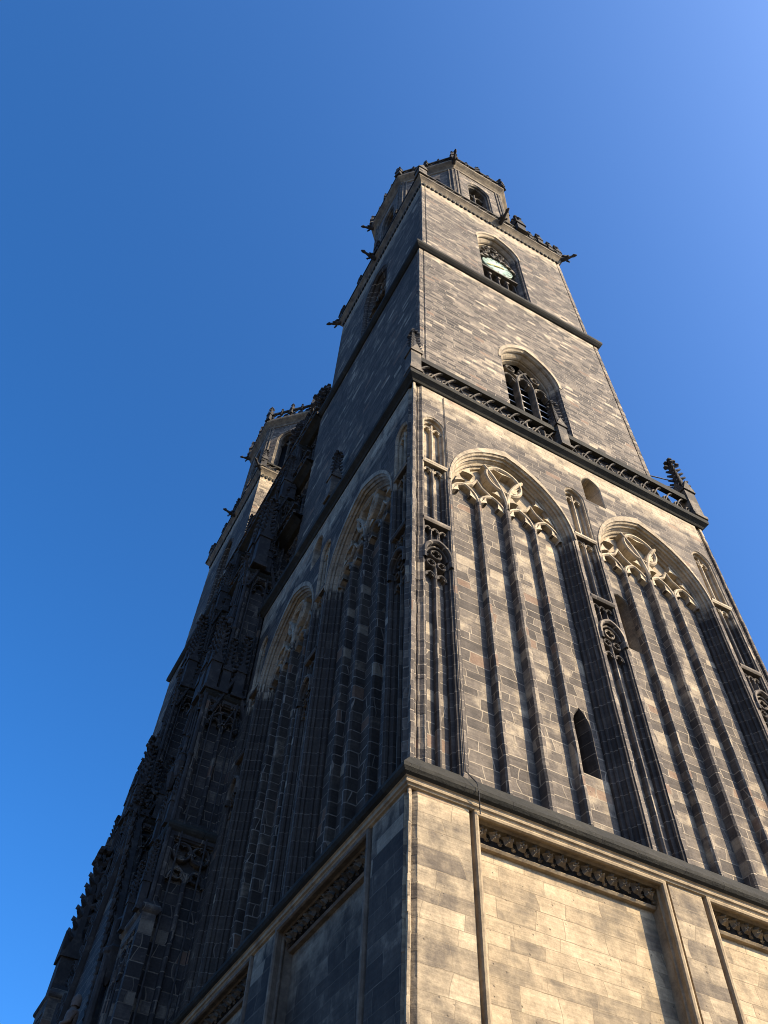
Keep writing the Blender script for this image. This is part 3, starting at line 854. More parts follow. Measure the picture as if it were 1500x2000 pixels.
def build_tower(near, label, cat='bell tower'):
    Y = 0.0 if near else 39.6
    sg = 1 if near else -1
    YY = lambda y: Y + sg * y
    base = (7.0, YY(7.0), 0.0)
    T = thing('bell_tower', label, cat, base, 'pair of square church towers')
    # planes: south and west faces of the near tower; the far one is its mirror image
    FS = Fr((0, Y, 0), (1, 0, 0), (0, sg, 0))          # outer face (seen only on the near tower)
    FW = Fr((0, Y, 0), (0, sg, 0), (1, 0, 0))
    def FI(ymax):                                       # inner face, turned to the other tower
        return Fr((0, YY(ymax), 0), (1, 0, 0), (0, -sg, 0))
    def poly(x0, x1, y0, y1):
        a, b_ = sorted((YY(y0), YY(y1)))
        return rc(x0, x1, a, b_)
    def back_faces(mb, x0, x1, y0, y1, z0, z1, inner=True):
        ya, yb = YY(y0), YY(y1)
        if inner: mb.add([(x0, yb, z0), (x1, yb, z0), (x1, yb, z1), (x0, yb, z1)], [(0, 1, 2, 3)])
        mb.add([(x1, ya, z0), (x1, yb, z0), (x1, yb, z1), (x1, ya, z1)], [(0, 1, 2, 3)])
    def cplan(mb, pts, z0, z1, cor):
        """corner profile given for the south-west corner, turned to the corner asked for"""
        x0, x1, y0, y1 = cor
        q = [((x0 + a) if x0 is not None else (x1 - a), YY(y0 + b_ if y0 is not None else y1 - b_)) for a, b_ in pts]
        plan(mb, q, z0, z1)

    # ---------- ground storey
    o = -.06
    LS = Fr((0, YY(o), 0), (1, 0, 0), (0, sg, 0)); LW = Fr((o, Y, 0), (0, sg, 0), (1, 0, 0))
    mb = MB()
    PS = [(1.36, 6.52), (7.46, 12.62)]; PW = [(1.47, 6.46), (7.70, 12.70)]
    if near: sheet(mb, LS, rect(.14, 13.86, -.5, 12.6), [rect(a, b_, 2.0, 12.40) for a, b_ in PS])
    else: sheet(mb, LS, rect(-.06, 14.06, -.5, 12.6))
    mw = MB()
    sheet(mw, LW, rect(.14, 14.06, -.5, 12.6), [rect(a, b_, 2.0, 12.40) for a, b_ in PW] if near else [])
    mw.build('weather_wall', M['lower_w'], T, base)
    back_faces(mb, o, 14.06, o, 14.06, -.5, 12.6)
    cp = [(.20, 0), (.20, .17), (.085, .17), (.082, .03), (.05, -.005), (.0, .0)]
    prof = cp + [(b_, a) for a, b_ in reversed(cp[:-1])]
    if near:
        cplan(mb, prof, -.5, 12.36, (o, None, o, None))
        mb.quadstrip([[(o, YY(.14), 12.3 + 0), (o, YY(o), 12.3), (.14, YY(o), 12.3)], [(o, YY(.14), 12.6), (o, YY(o), 12.6), (.14, YY(o), 12.6)]])
        mb.add([(o, YY(.14), 12.36), (o, YY(o), 12.36), (.14, YY(o), 12.36), (.14, YY(.14), 12.36)], [(0, 1, 2, 3)])
        cplan(mb, prof, -.5, 12.36, (None, 14.06, o, None))
    mb.build('storey_wall', M['lower'], T, base)
    if near:
        for a, b_ in PS: wall_panel(T, base, LS, a, b_, 12.40)
        for a, b_ in PW: wall_panel(T, base, LW, a, b_, 12.40)
    # ---------- first cornice
    P1 = poly(0, 14, 0, 14)
    mb = MB()
    ring(mb, P1, [(-.05, 13.16), (.0, 13.10), (.29, 12.70), (.32, 12.66), (.32, 12.57), (.27, 12.50), (.20, 12.46)])
    c1 = mb.build('cornice', M['trim'], T, base)
    mb = MB()
    ring(mb, P1, [(.20, 12.46), (.165, 12.44), (.16, 12.41), (.18, 12.38), (.17, 12.34), (.13, 12.32), (.115, 12.29), (.05, 12.27)])
    mb.build('roll_moulding', M['trimpale'], c1, base)
    # ---------- blind-window storey
    ARX = (3.92, 10.03); NIX = (.85, 6.97, 13.1)
    zt = 30.62
    SW2 = (8.03, .47, .62, 29.35, 28.15)
    holes = [opening(x, ARCH_H, ARCH_R, ARCH_ZS, 12.9, 0, 14) for x in ARX] + [opening(x, .45, .56, 27.92, 12.9, 0, 7) for x in NIX] + [opening(*SW2)]
    mb = MB()
    if near: sheet(mb, FS, rect(.36, 13.64, 12.85, zt), holes)
    else: sheet(mb, FS, rect(0, 14, 12.85, zt))
    mw = MB()
    sheet(mw, FW, rect(.36, 14, 12.85, zt), holes if near else [])
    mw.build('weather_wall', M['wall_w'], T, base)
    back_faces(mb, 0, 14, 0, 14, 12.85, zt)
    sh = lambda cx, cy, r: [(cx + r * math.cos(a), cy - r * math.sin(a)) for a in [math.pi * i / 6 for i in range(7)]]
    cp = [(.36, 0), (.345, .10), (.335, .13)] + sh(.275, .13, .055) + [(.21, .17)] + sh(.155, .13, .05) + [(.10, .12), (.10, .01), (.07, -.005), (0, 0)]
    prof = cp + [(b_, a) for a, b_ in reversed(cp[:-1])]
    cplan(mb, prof, 12.85, zt, (0, None, 0, None))
    cplan(mb, prof, 12.85, zt, (None, 14, 0, None))
    mb.build('storey_wall', M['wall'], T, base)
    if near:
        for f in (FS, FW):
            blind_window(T, base, f, ARX[0], [(5.60, .29, .95, 16.75, 15.2)] if f is FS else [])
            blind_window(T, base, f, ARX[1], [(8.45, .41, .52, 23.3, 21.1)] if f is FS else [])
            for x in NIX: niche(T, base, f, x)
            small_window(T, base, f, *SW2)
    # ---------- ledge with open balustrade
    mb = MB()
    ring(mb, P1, [(.0, 30.56), (.05, 30.58), (.10, 30.66), (.17, 30.72), (.27, 30.80), (.29, 30.90), (.29, 31.02), (.25, 31.10), (-.5, 31.14), (-2.6, 31.16)])
    led = mb.build('ledge', M['trim'], T, base)
    mb = MB(); m2 = MB(); m3 = MB()
    for f, ue in ((FS, 14.0), (FW, 14.0)):
        if f is FS:
            curl_parapet(mb, f, -.02, ue + .02, 31.12, 32.30, -.13, -.03, .602)
            rail(m2, f, -.20, ue + .20, 32.30, 32.66, -.19, .03)
        else: rail(m2, f, .25, ue + .20, 31.16, 31.6, -.12, .1)
        rail(m2, f, -.2, ue + .2, 31.08, 31.16, -.2, .0)
    bal = mb.build('balustrade', M['trimmid'], T, base)
    m2.build('hand_rail', M['trim'], bal, base)
    L = lambda x, y, z: (x - base[0], YY(y) - base[1], z)
    pin = pinnacle_mesh(T, 'pinnacle', L(-.02, -.02, 31.1), 4.1, .46, 'trimmid', 'soot', post=.40)
    for (x, y) in ((6.98, -.10), (13.98, .02), (-.10, 6.9)):
        copy_tree(pin, T, L(x, y, 31.1), 0, 1.22 if x > 13 else 1.0)
    if near:
        mb = MB()
        for z in (33.6, 34.2): mb.tube([(13.98, .02, z), (12.2, .5, z + .05)], .03, 5)
        mb.build('iron_brace', M['iron'], T, base)
    if near:
        mb = MB()
        W_ = [(1.30, -.03, 30.4), (1.345, -.035, 26.0), (1.335, -.035, 19.0), (1.35, -.03, 13.25), (1.40, -.36, 12.75), (1.42, -.37, 12.55), (1.58, -.14, 12.2)]
        mb.tube(W_, .014, 5)
        mb.build('lightning_conductor', M['iron'], T, base)
    # ---------- belfry storey
    x0, x1, y0, y1, za, zb = .36, 12.27, .11, 12.3, 31.0, 47.6
    F3 = Fr((0, YY(y0), 0), (1, 0, 0), (0, sg, 0)); G3 = Fr((x0, Y, 0), (0, sg, 0), (1, 0, 0))
    mb = MB()
    bw = opening(6.40, 1.64, 2.7, 38.0, 31.0, 0, 12)
    if near: sheet(mb, F3, rect(x0 + .3, x1 - .3, za - .02, zb), [bw])
    else: sheet(mb, F3, rect(x0 + .3, x1 - .3, za, zb))
    mw = MB()
    sheet(mw, G3, rect(y0 + .3, y1, za, zb))
    mw.build('weather_wall', M['upper_w'], T, base)
    back_faces(mb, x0, x1, y0, y1, za, zb)
    cp = [(.30, 0), (.30, .09), (.225, .09), (.22, .01), (.18, 0), (0, 0)]
    prof3 = cp + [(b_, a) for a, b_ in reversed(cp[:-1])]
    cplan(mb, prof3, za, zb, (x0, None, y0, None)); cplan(mb, prof3, za, zb, (None, x1, y0, None))
    mb.build('storey_wall', M['upper'], T, base)
    if near: belfry_window(T, base, F3)
    mb = MB()
    ring(mb, poly(x0, x1, y0, y1), [(.0, 47.30), (.08, 47.33), (.20, 47.45), (.27, 47.55), (.28, 47.75), (.26, 47.85), (-.3, 48.7)])
    mb.build('string_course', M['trim'], T, base)
    # ---------- clock storey
    x0, x1, y0, y1, za, zb = .61, 12.02, .18, 12.04, 47.7, 61.9
    F4 = Fr((0, YY(y0), 0), (1, 0, 0), (0, sg, 0)); G4 = Fr((x0, Y, 0), (0, sg, 0), (1, 0, 0))
    mb = MB()
    cw = opening(*CLK, 0, 12)
    if near: sheet(mb, F4, rect(x0 + .3, x1 - .3, za, zb), [cw])
    else: sheet(mb, F4, rect(x0 + .3, x1 - .3, za, zb))
    mw = MB()
    sheet(mw, G4, rect(y0 + .3, y1, za, zb), [cw])
    mw.build('weather_wall', M['upper_w'], T, base)
    back_faces(mb, x0, x1, y0, y1, za, zb)
    cplan(mb, prof3, za, zb, (x0, None, y0, None)); cplan(mb, prof3, za, zb, (None, x1, y0, None))
    mb.build('storey_wall', M['upper'], T, base)
    if near: clock_window(T, base, F4)
    clock_window(T, base, G4, False)
    # ---------- crowning cornice, its corbels and parapet
    P4 = poly(x0, x1, y0, y1)
    mb = MB()
    ring(mb, P4, [(.0, 61.55), (.05, 61.62), (.07, 61.85), (.10, 61.92), (.20, 62.1), (.31, 62.25), (.36, 62.3), (.37, 62.45), (.32, 62.55), (-.6, 62.6), (-3.5, 62.7)])
    k4 = mb.build('cornice', M['trimold'], T, base)
    mb = MB()
    frames4 = [(F4, x0, x1), (G4, y0, y1)]
    if not near: frames4.append((FI(y1), x0, x1))
    for f, a, b_ in frames4:
        n = 34
        for i in range(n):
            c = a + (b_ - a) * (i + .5) / n
            w = (b_ - a) / n * .32
            plate(mb, f, [(c - w, 61.78), (c - w, 61.52), (c, 61.38), (c + w, 61.52), (c + w, 61.78)], -.10, .0)
    mb.build('corbel_frieze', M['trim'], k4, base)
    mb = MB(); m2 = MB()
    for f, a, b_ in frames4:
        curl_parapet(mb, f, a - .3, b_ + .3, 62.55, 63.3, -.30, -.16, .7)
        rail(m2, f, a - .42, b_ + .42, 63.3, 63.52, -.34, -.12)
        rail(m2, f, a - .42, b_ + .42, 62.5, 62.62, -.36, -.12)
    pb = mb.build('parapet', M['trimmid'], T, base)
    m2.build('parapet_rail', M['trim'], pb, base)
    gz = 62.25
    ga = None
    for (x, y, an) in ((x1 + .3, y0 - .3, -math.pi / 4), (x0 - .3, y1 + .2, math.pi * .78), ((x0 + x1) / 2 + .6, y0 - .4, -math.pi / 2), (x0 - .4, (y0 + y1) / 2 + .4, math.pi)):
        an = an * sg
        if ga is None: ga = gargoyle_mesh(T, L(x, y, gz), an)
        else: copy_tree(ga, T, L(x, y, gz), an)
    p4 = pinnacle_mesh(T, 'pinnacle', L(x0 - .1, y0 - .1, 62.55), 2.5, .62, 'trimmid', 'soot', post=.62)
    p4b = pinnacle_mesh(T, 'pinnacle', L(x1 + .1, y0 - .1, 62.55), 2.6, .46, 'soot', 'soot', post=.40)
    for (x, y, s) in ((8.7, y0 - .2, 1.5), (9.6, y0 - .2, .75), (10.4, y0 - .2, .95), (11.3, y0 - .2, .8), (x1 + .2, 2.4, 1.2), (x1 + .2, 4.6, 1.0), (x0 - .2, 3.4, .8), (x0 - .2, 6.2, 1.0), (x0 - .2, 9.0, .8), (x0 - .1, y1 + .1, 1.1)):
        copy_tree(p4b, T, L(x, y, 62.55), 0, s)
    # ---------- octagon
    oc = (OCT_C[0], YY(OCT_C[1]))
    O = octagon(oc, OCT_H)
    zo0, zo1 = 62.5, 75.6
    mb = MB(); wn_ = MB(); dk = MB(); shf = MB()
    for i in range(8):
        p, q = Vector((*O[i], 0)), Vector((*O[(i + 1) % 8], 0))
        U = (q - p).normalized(); D = Vector((-U.y, U.x, 0)); Ln = (q - p).length
        f = Fr(p, U, D)
        vis = i in ((0, 7, 6, 5) if near else (0, 7, 6, 5, 1))
        if vis:
            ow = (Ln / 2, 1.05, 1.5, 72.7, 62.7)
            sheet(mb, f, rect(0, Ln, zo0, zo1), [opening(*ow)])
            jamb(wn_, f, lambda k: opening(*ow, k), [(0, 0), (.04, .06), (.12, .12), (.12, .22), (.22, .3), (.24, .9)])
            bar(wn_, f, [(Ln / 2, 63.2), (Ln / 2, 73.2)], .18, .55, .85)
            for s in (-1, 1): light_head(wn_, f, Ln / 2 + s * .41, .36, 72.3, .1, .58, .85, R=.5)
            sheet(dk, f, rect(Ln / 2 - 1.1, Ln / 2 + 1.1, 62.6, 74.4), (), 1.2)
        else:
            sheet(mb, f, rect(0, Ln, zo0, zo1))
        # angle shafts
        for uu in (.14, .42, Ln - .42, Ln - .14):
            c = f(uu, -.01, 0)
            shf.taper((c.x, c.y), .085, .085, zo0, zo1 - .15, 8)
    mb.build('octagon_wall', M['upper'], T, base)
    ow_ = wn_.build('octagon_window', M['trimmid'], T, base)
    dk.build('dark_opening', M['void'], ow_, base)
    shf.build('angle_shaft', M['trimmid'], T, base)
    mb = MB()
    ring(mb, O, [(.0, 75.2), (.07, 75.25), (.10, 75.5), (.25, 75.75), (.42, 75.95), (.50, 76.05), (.52, 76.25), (.45, 76.45), (-.5, 76.5), (-OCT_H + .4, 77.2)])
    k8 = mb.build('cornice', M['trimold'], T, base)
    mb = MB(); m2 = MB()
    for i in range(8):
        Oo = octagon(oc, OCT_H + .35)
        p, q = Vector((*Oo[i], 0)), Vector((*Oo[(i + 1) % 8], 0))
        U = (q - p).normalized(); D = Vector((-U.y, U.x, 0)); Ln = (q - p).length
        f = Fr(p, U, D)
        curl_parapet(mb, f, .05, Ln - .05, 76.45, 77.5, -.07, .07, .75)
        rail(m2, f, -.02, Ln + .02, 77.5, 77.75, -.1, .1)
        rail(m2, f, -.02, Ln + .02, 76.4, 76.52, -.1, .1)
        v = O[i]
        an = math.atan2(v[1] - oc[1], v[0] - oc[0])
        lx, ly = v[0] + .38 * math.cos(an), v[1] + .38 * math.sin(an)
        copy_tree(p4b, T, (lx - base[0], ly - base[1], 76.4), an, 1.05)
        mx, my = f(Ln / 2, 0, 0).x, f(Ln / 2, 0, 0).y
        copy_tree(p4b, T, (mx - base[0], my - base[1], 76.9), an, .75)
        for tt in (.27, .73):
            w_ = f(Ln * tt, 0, 0); copy_tree(p4b, T, (w_.x - base[0], w_.y - base[1], 77.2), an, .45)
        if i % 2 == 0: copy_tree(ga, T, (lx - base[0], ly - base[1], 75.9), an, 1.0)
    pb = mb.build('parapet', M['soot'], T, base)
    m2.build('parapet_rail', M['trim'], pb, base)
    return T

near_tower = build_tower(True, 'nearest square stone church tower, sunlit on its right face, clock window near the top')
far_tower = build_tower(False, 'second church tower, mostly hidden behind the dark facade on the left, shaded')

# ------------------------------------------------------------------ the rich middle front between the towers
def gablet(mb, fr, cx, z, hw, h, d0, d1, w=.12, cr=True):
    """small crocketed gable on a wall plane"""
    for s in (-1, 1):
        bar(mb, fr, [(cx + s * hw, z), (cx, z + h)], w, d0, d1)
    n = max(3, int(h / .32))
    if cr:
        for s in (-1, 1):
            for i in range(n):
                t = (i + .5) / n
                u, zz = cx + s * hw * (1 - t) + s * .02, z + h * t
                q = w * .75
                p = fr(u + s * q * .9, d0 - .01, zz + q * .5)
                a, b_, c, e = fr(u - s * q * .2, d0, zz - q * .5), fr(u + s * q * .5, d0 + w, zz - q * .4), fr(u, d0, zz + q), fr(u + s * q * 1.3, d0 + w * .5, zz + q * 1.2)
                mb.add([p, a, b_, c, e], [(0, 1, 2), (0, 1, 3), (0, 3, 4), (0, 4, 2), (1, 2, 3), (2, 3, 4)])
    for zz, rr in ((z + h + .05, .16), (z + h + .32, .11)):
        for s in (-1, 0, 1):
            c = fr(cx + s * rr * w / .12, d0 + .04, 0)
            mb.lathe((c.x, c.y), [(0, zz - .08), (.09 * w / .12, zz), (.07 * w / .12, zz + .10), (0, zz + .16)], 5)

def lights_panel(T, base, fr, u0, u1, z0, z1, n, depth=.30, head='point', name='blind_panel', mat='gothic', gable=0.0, parent=None):
    """sunk panel with n cusped lights"""
    a = MB()
    jamb(a, fr, lambda k: rect(u0 + k, u1 - k, z0 + k, z1 - k), [(0, 0), (.03, .05), (.07, .07), (.08, .14), (.12, .18), (.12, depth)], True)
    sheet(a, fr, rect(u0 + .11, u1 - .11, z0 + .11, z1 - .11), (), depth - .01)
    p = a.build(name, M[mat], T, base)
    t = MB()
    W = (u1 - u0 - .24); lw = W / n; a0 = u0 + .12
    big = head == 'rose'
    one = head == 'arch'
    zs = z1 - .12 - lw * (2.1 if big else 1.75 if one else 1.0)
    for i in range(1, n): bar(t, fr, [(a0 + lw * i, z0), (a0 + lw * i, zs + (0.2 if not big else lw * .5))], min(.16, lw * .28), .06, depth)
    for i in range(n):
        x = a0 + lw * (i + .5)
        light_head(t, fr, x, lw / 2 - .02, zs, min(.12, lw * .2), .09, depth, R=lw * .85)
        if big:
            foil_circle(t, fr, x, z1 - .12 - lw * .5, lw * .46, 4, .10, .05, depth, depth=.5, rot=math.pi / 4)
            foil_circle(t, fr, x, zs + lw * .42, lw * .24, 4, .06, .10, depth, depth=.45, rot=math.pi / 4)
        if gable:
            gablet(t, fr, x, zs + lw * .3, lw * .46, gable, .0, depth * .5, .09)
    if one:
        x = (u0 + u1) / 2
        bar(t, fr, arch_pts(x, W / 2 - .02, W * .62, zs + .05, 0, 10), .14, .03, depth)
        foil_circle(t, fr, x, zs + lw * 1.0, lw * .36, 4, .09, .08, depth, depth=.5, rot=math.pi / 4)
    t.build('tracery', M[mat], p, base)
    return p

def shaft(mb, c, r, z0, z1, ringz=()):
    mb.taper(c, r, r, z0, z1, 8, math.pi / 8)
    for z in ringz: mb.lathe(c, [(r, z - .12), (r * 1.5, z - .05), (r * 1.5, z + .05), (r, z + .12)], 8, math.pi / 8)

def build_facade():
    base = (2.0, 19.8, 0.0)
    T = thing('church_facade', 'dark ornate gothic middle front wedged between the two towers, with buttresses and crocketed gable', 'church front', base)
    L = lambda x, y, z: (x - base[0], y - base[1], z)
    W = Fr((0, 0, 0), (0, 1, 0), (1, 0, 0))
    def wf(x): return Fr((x, 0, 0), (0, 1, 0), (1, 0, 0))
    def sf(y, x0=0.0): return Fr((x0, y, 0), (1, 0, 0), (0, 1, 0))
    # back wall, window bay and gable
    mb = MB()
    f = wf(1.0)
    cw = (19.8, 2.9, 4.6, 24.0, 8.0)
    sheet(mb, f, rect(14.0, 25.6, 0, 31.0), [opening(*cw, 0, 12)])
    jamb(mb, f, lambda k: opening(*cw, k, 12), [(0, 0), (.1, .1), (.1, .2), (.25, .3), (.25, .45), (.4, .5), (.45, .8)])
    g_ = wf(.80)
    sheet(mb, g_, rect(12.1, 27.5, 30.6, 47.6))
    mb.add([(.80, 12.1, 30.6), (.80, 27.5, 30.6), (1.2, 27.5, 30.6), (1.2, 12.1, 30.6)], [(0, 1, 2, 3)])
    h_ = wf(1.25)
    gab = [(12.1, 47.0), (27.5, 47.0), (27.5, 48.85), (19.8, 55.6), (12.1, 48.85)]
    plate(mb, h_, gab, 0, .8)
    mb.build('main_wall', M['gothic'], T, base)
    mb = MB(); sheet(mb, f, rect(16.9, 22.7, 8, 29.5), (), .82)
    mb.build('window_glass', M['void'], T, base)
    mb = MB()
    for i in range(1, 6): bar(mb, f, [(16.9 + 5.8 * i / 6, 8), (16.9 + 5.8 * i / 6, 25 + 2 * math.sin(math.pi * i / 6))], .16, .45, .8)
    for s in (-1, 1): foil_circle(mb, f, 19.8 + s * 1.2, 25.3, .8, 4, .16, .45, .8)
    foil_circle(mb, f, 19.8, 26.8, .8, 6, .16, .45, .8)
    mb.build('window_tracery', M['soot'], T, base)
    # rakes of the gable, crockets, finial
    mb = MB()
    for s in (-1, 1):
        bar(mb, h_, [(19.8 + s * 7.7, 48.85), (19.8, 55.6)], .5, -.35, .85, wf=.6)
        n = 15
        for i in range(n):
            t = (i + .4) / n
            y, z = 19.8 + s * 7.7 * (1 - t), 48.95 + 6.75 * t
            for k in range(3):
                r = .21 - .04 * k
                mb.lathe((1.2 + .16 * (k - 1), y + s * .1 * k), [(0, z - .05 + .12 * k), (r, z + .10 + .16 * k), (r * .8, z + .34 + .16 * k), (0, z + .42 + .16 * k)], 5)
    mb.build('crocketed_rake', M['soot'], T, base)
    mb = MB()
    c = (1.25, 19.8)
    def flower(mb, c, z0, z1, R0):
        """leafy cross flower: stem with whorls of curled leaves"""
        H = z1 - z0
        mb.lathe(c, [(R0 * .42, z0), (R0 * .26, z0 + H * .3), (R0 * .34, z0 + H * .34), (R0 * .2, z0 + H * .4), (R0 * .15, z0 + H * .9), (0, z1)], 8)
        rr = random.Random(3)
        for t, R1, nn in ((.42, 1.0, 8), (.62, .95, 8), (.78, .7, 7), (.93, .35, 5)):
            for k in range(nn):
                an = 2 * math.pi * k / nn + t * 9
                for qn in range(4):
                    r = R0 * R1 * (.3 + .23 * qn)
                    rad = R0 * (.20 + rr.uniform(-.05, .06))
                    z = z0 + H * t + H * .03 * qn * (1 if qn < 3 else -.5) + rr.uniform(-.08, .08)
                    mb.lathe((c[0] + r * math.cos(an), c[1] + r * math.sin(an)), [(0, z - rad), (rad, z - rad * .3), (rad * .8, z + rad * .6), (0, z + rad)], 5)
    flower(mb, c, 54.5, 59.3, .72)
    mb.build('gable_finial', M['soot'], T, base)
    mb = MB()
    mb.taper((2.7, 19.8), .55, .30, 46.5, 61.0, 8)
    flower(mb, (2.7, 19.8), 60.5, 66.6, 1.0)
    mb.build('roof_finial', M['soot'], T, base)
    # blind tracery rows on the upper wall
    for (za, zb, fr_, n, gb) in ((31.6, 36.2, wf(.5), 12, 1.3), (37.0, 41.6, wf(.55), 12, 1.3), (42.4, 47.0, wf(.6), 12, 1.2)):
        for j in range(4):
            a = 12.5 + 3.68 * j
            lights_panel(T, base, fr_, a, a + 3.55, za, zb, 3, .28, gable=gb)
    for z, x, w in ((31.2, .42, .30), (36.6, .30, .5), (42.0, .36, .45), (47.3, .40, .5)):
        mb = MB()
        P = rc(x, 2.5, 12.1, 27.5)
        sec = [(.55, z - .35), (.0, z - .28), (-w * .5, z - .1), (-w, z + .0), (-w, z + .14), (.1, z + .22), (.6, z + .25)]
        mb.quadstrip([[(x + d, 12.15, zz) for d, zz in sec], [(x + d, 27.45, zz) for d, zz in sec]])
        s = mb.build('string_course', M['trim'], T, base)
        if z > 36:
            m2 = MB()
            fb = wf(x - w)
            curl_parapet(m2, fb, 12.2, 27.4, z + .15, z + .95, .02, .14, .8)
            rail(m2, fb, 12.2, 27.4, z + .95, z + 1.1, -.02, .18)
            m2.build('gallery_parapet', M['gothic'], T, base)
    # gable field
    for (y0, y1, z0, z1) in ((17.2, 19.7, 48.3, 52.9), (19.9, 22.4, 48.3, 52.9), (14.4, 17.0, 47.9, 50.5), (22.6, 25.2, 47.9, 50.5)):
        lights_panel(T, base, wf(1.0), y0, y1, z0, z1, 2, .24, gable=.9)
    # buttresses
    first = None
    pins = []
    def stage(x0, x1, y0, y1, z0, z1, flank=2, head='point', front=2, gable=0.0, cap=.09, south=True):
        fs, fw = sf(y0), wf(x0)
        mb = MB()
        d = .26
        hs = [rect(x0 + .22, x1 - .08, z0 + .35, z1 - .3)] if flank else []
        sheet(mb, fs, rect(x0, x1, z0, z1), hs)
        hw = [rect(y0 + .22, y1 - .22, z0 + .35, z1 - .3)] if front else []
        sheet(mb, fw, rect(y0, y1, z0, z1), hw)
        mb.add([(x0, y1, z0), (x1, y1, z0), (x1, y1, z1), (x0, y1, z1)], [(0, 1, 2, 3)])
        mb.add([(x0, y0, z1), (x1, y0, z1), (x1, y1, z1), (x0, y1, z1)], [(0, 1, 2, 3)])
        bt = mb.build('buttress', M['gothic'], T, base)
        if flank: lights_panel(T, base, fs, x0 + .22, x1 - .08, z0 + .35, z1 - .3, flank, .30, head, gable=gable)
        if front: lights_panel(T, base, fw, y0 + .22, y1 - .22, z0 + .35, z1 - .3, front, .24, gable=gable * .8)
        if cap:
            mb = MB()
            P = rc(x0, x1 + .3, y0, y1)
            ring(mb, P, [(0, z1 - .16), (cap * .6, z1 - .1), (cap, z1 - .02), (cap, z1 + .08), (-.05, z1 + .3)])
            mb.build('buttress_cap', M['trim'], T, base)
        # corner shafts
        mb = MB()
        for (cx, cy) in ((x0 + .02, y0 + .02), (x0 + .02, y1 - .02)):
            shaft(mb, (cx, cy), .085, z0, z1 - .1, (z0 + (z1 - z0) * .5,))
        nf = 4
        for i in range(1, nf):                            # slender colonnettes up the front and flank
            yy = y0 + (y1 - y0) * i / nf
            shaft(mb, (x0 - .03, yy), .045, z0 + .2, z1 - .1, (z0 + (z1 - z0) * .35, z0 + (z1 - z0) * .7))
        for i in range(1, 4):
            xx = x0 + (min(x1, 0.1) - x0) * i / 4 * 1.02
            if flank != 2 or i != 2: shaft(mb, (xx, y0 - .02), .035, z0 + .2, z1 - .1, (z0 + (z1 - z0) * .6,))
        mb.build('angle_shaft', M['soot'], T, base)
    pr = pinnacle_mesh(T, 'pinnacle', L(-1.62, 14.1, 25.3), 4.2, .46, 'soot', 'soot', post=.36)
    pl = pinnacle_mesh(T, 'pinnacle', L(-.9, 14.0, 33.6), 6.2, .60, 'soot', 'soot', post=.36)
    for near in (True, False):
        m = (lambda a, b_: (a, b_)) if near else (lambda a, b_: (39.6 - b_, 39.6 - a))
        y0, y1 = m(13.92, 15.9)
        stage(-1.72, .15, y0, y1, 5.0, 18.95, 2, 'rose', 2)
        mb = MB()
        mb.box((-1.72, y0, -.3), (1.0, y1, 4.98))
        mb.build('buttress_foot', M['gothic'], T, base)
        stage(-1.70, .12, y0 + .05, y1 - .05, 18.95, 25.2, 2, 'arch', 2, gable=0.9)
        xf = -1.86 if near else -2.55                    # lower front pilaster with its cap
        zf = 15.9 if near else 16.9
        mb = MB()
        fw = wf(xf)
        sheet(mb, fw, rect(y0 - .06, y1 + .06, -.3, zf), [rect(y0 + .2, y1 - .2, 7.5, zf - .5)])
        for ys in (y0 - .06, y1 + .06): mb.add([(xf, ys, -.3), (-1.40, ys, -.3), (-1.40, ys, zf), (xf, ys, zf)], [(0, 1, 2, 3)])
        mb.add([(-1.40, y0 - .06, -.3), (-1.40, y0 + .1, -.3), (-1.40, y0 + .1, zf), (-1.40, y0 - .06, zf)], [(0, 1, 2, 3)])
        mb.build('front_pilaster', M['gothic'], T, base)
        lights_panel(T, base, fw, y0 + .2, y1 - .2, 7.5, zf - .5, 2, .2, 'rose', gable=1.0)
        mb = MB()
        ring(mb, rc(xf, -1.40, y0 - .06, y1 + .06), [(0, zf - .12), (.07, zf - .05), (.1, zf), (.1, zf + .08), (-.12, zf + .45)])
        mb.build('buttress_cap', M['gothic'], T, base)
        if not near: copy_tree(pl, T, L(-2.12, (y0 + y1) / 2, 15.6), 0, 1.36)
        stage(-1.25, 1.0, y0 + .16, y1 - .16, 25.2, 33.4, 2, 'point', 2, gable=1.6)
        stage(-.55, 1.0, y0 + .26, y1 - .26, 33.4, 40.2, 2, 'point', 2, gable=1.5)
        stage(-.10, 1.0, y0 + .34, y1 - .34, 40.2, 46.5, 1, 'point', 2, gable=1.2)
        yy0, yy1 = y0 + .22, y1 - .22
        copy_tree(pr, T, L(-1.6, yy1, 25.3)); copy_tree(pr, T, L(-1.6, yy0 + .75, 25.3), 0, 1.25)
        for (x, y, z, sc) in ((-1.1, yy0 - .12, 25.3, .8), (-.5, yy0 - .12, 25.3, .9), (-.45, yy0 - .05, 33.6, .75), (.05, yy0, 40.4, .7), (-1.75, yy0 + .1, 19.1, .6), (-1.75, yy1 - .1, 19.1, .6)):
            copy_tree(pr, T, L(x, y, z), 0, sc)
        if not near: copy_tree(pr, T, L(-1.6, yy0, 25.3))
        for (x, y, z, s) in ((-.95, yy1 - .1, 33.6, .9), (-.95, (yy0 + yy1) / 2, 33.6, 1.1), (-.3, yy0 + .25, 40.4, .8), (-.3, yy1 - .25, 40.4, .8), (.3, (yy0 + yy1) / 2, 46.8, .85), (-1.95, yy0, 15.9, .42), (-1.95, yy1, 15.9, .42)):
            copy_tree(pl, T, L(x, y, z), 0, s)
        if not near: copy_tree(pl, T, L(-.95, yy0 + .1, 33.6), 0, .9)
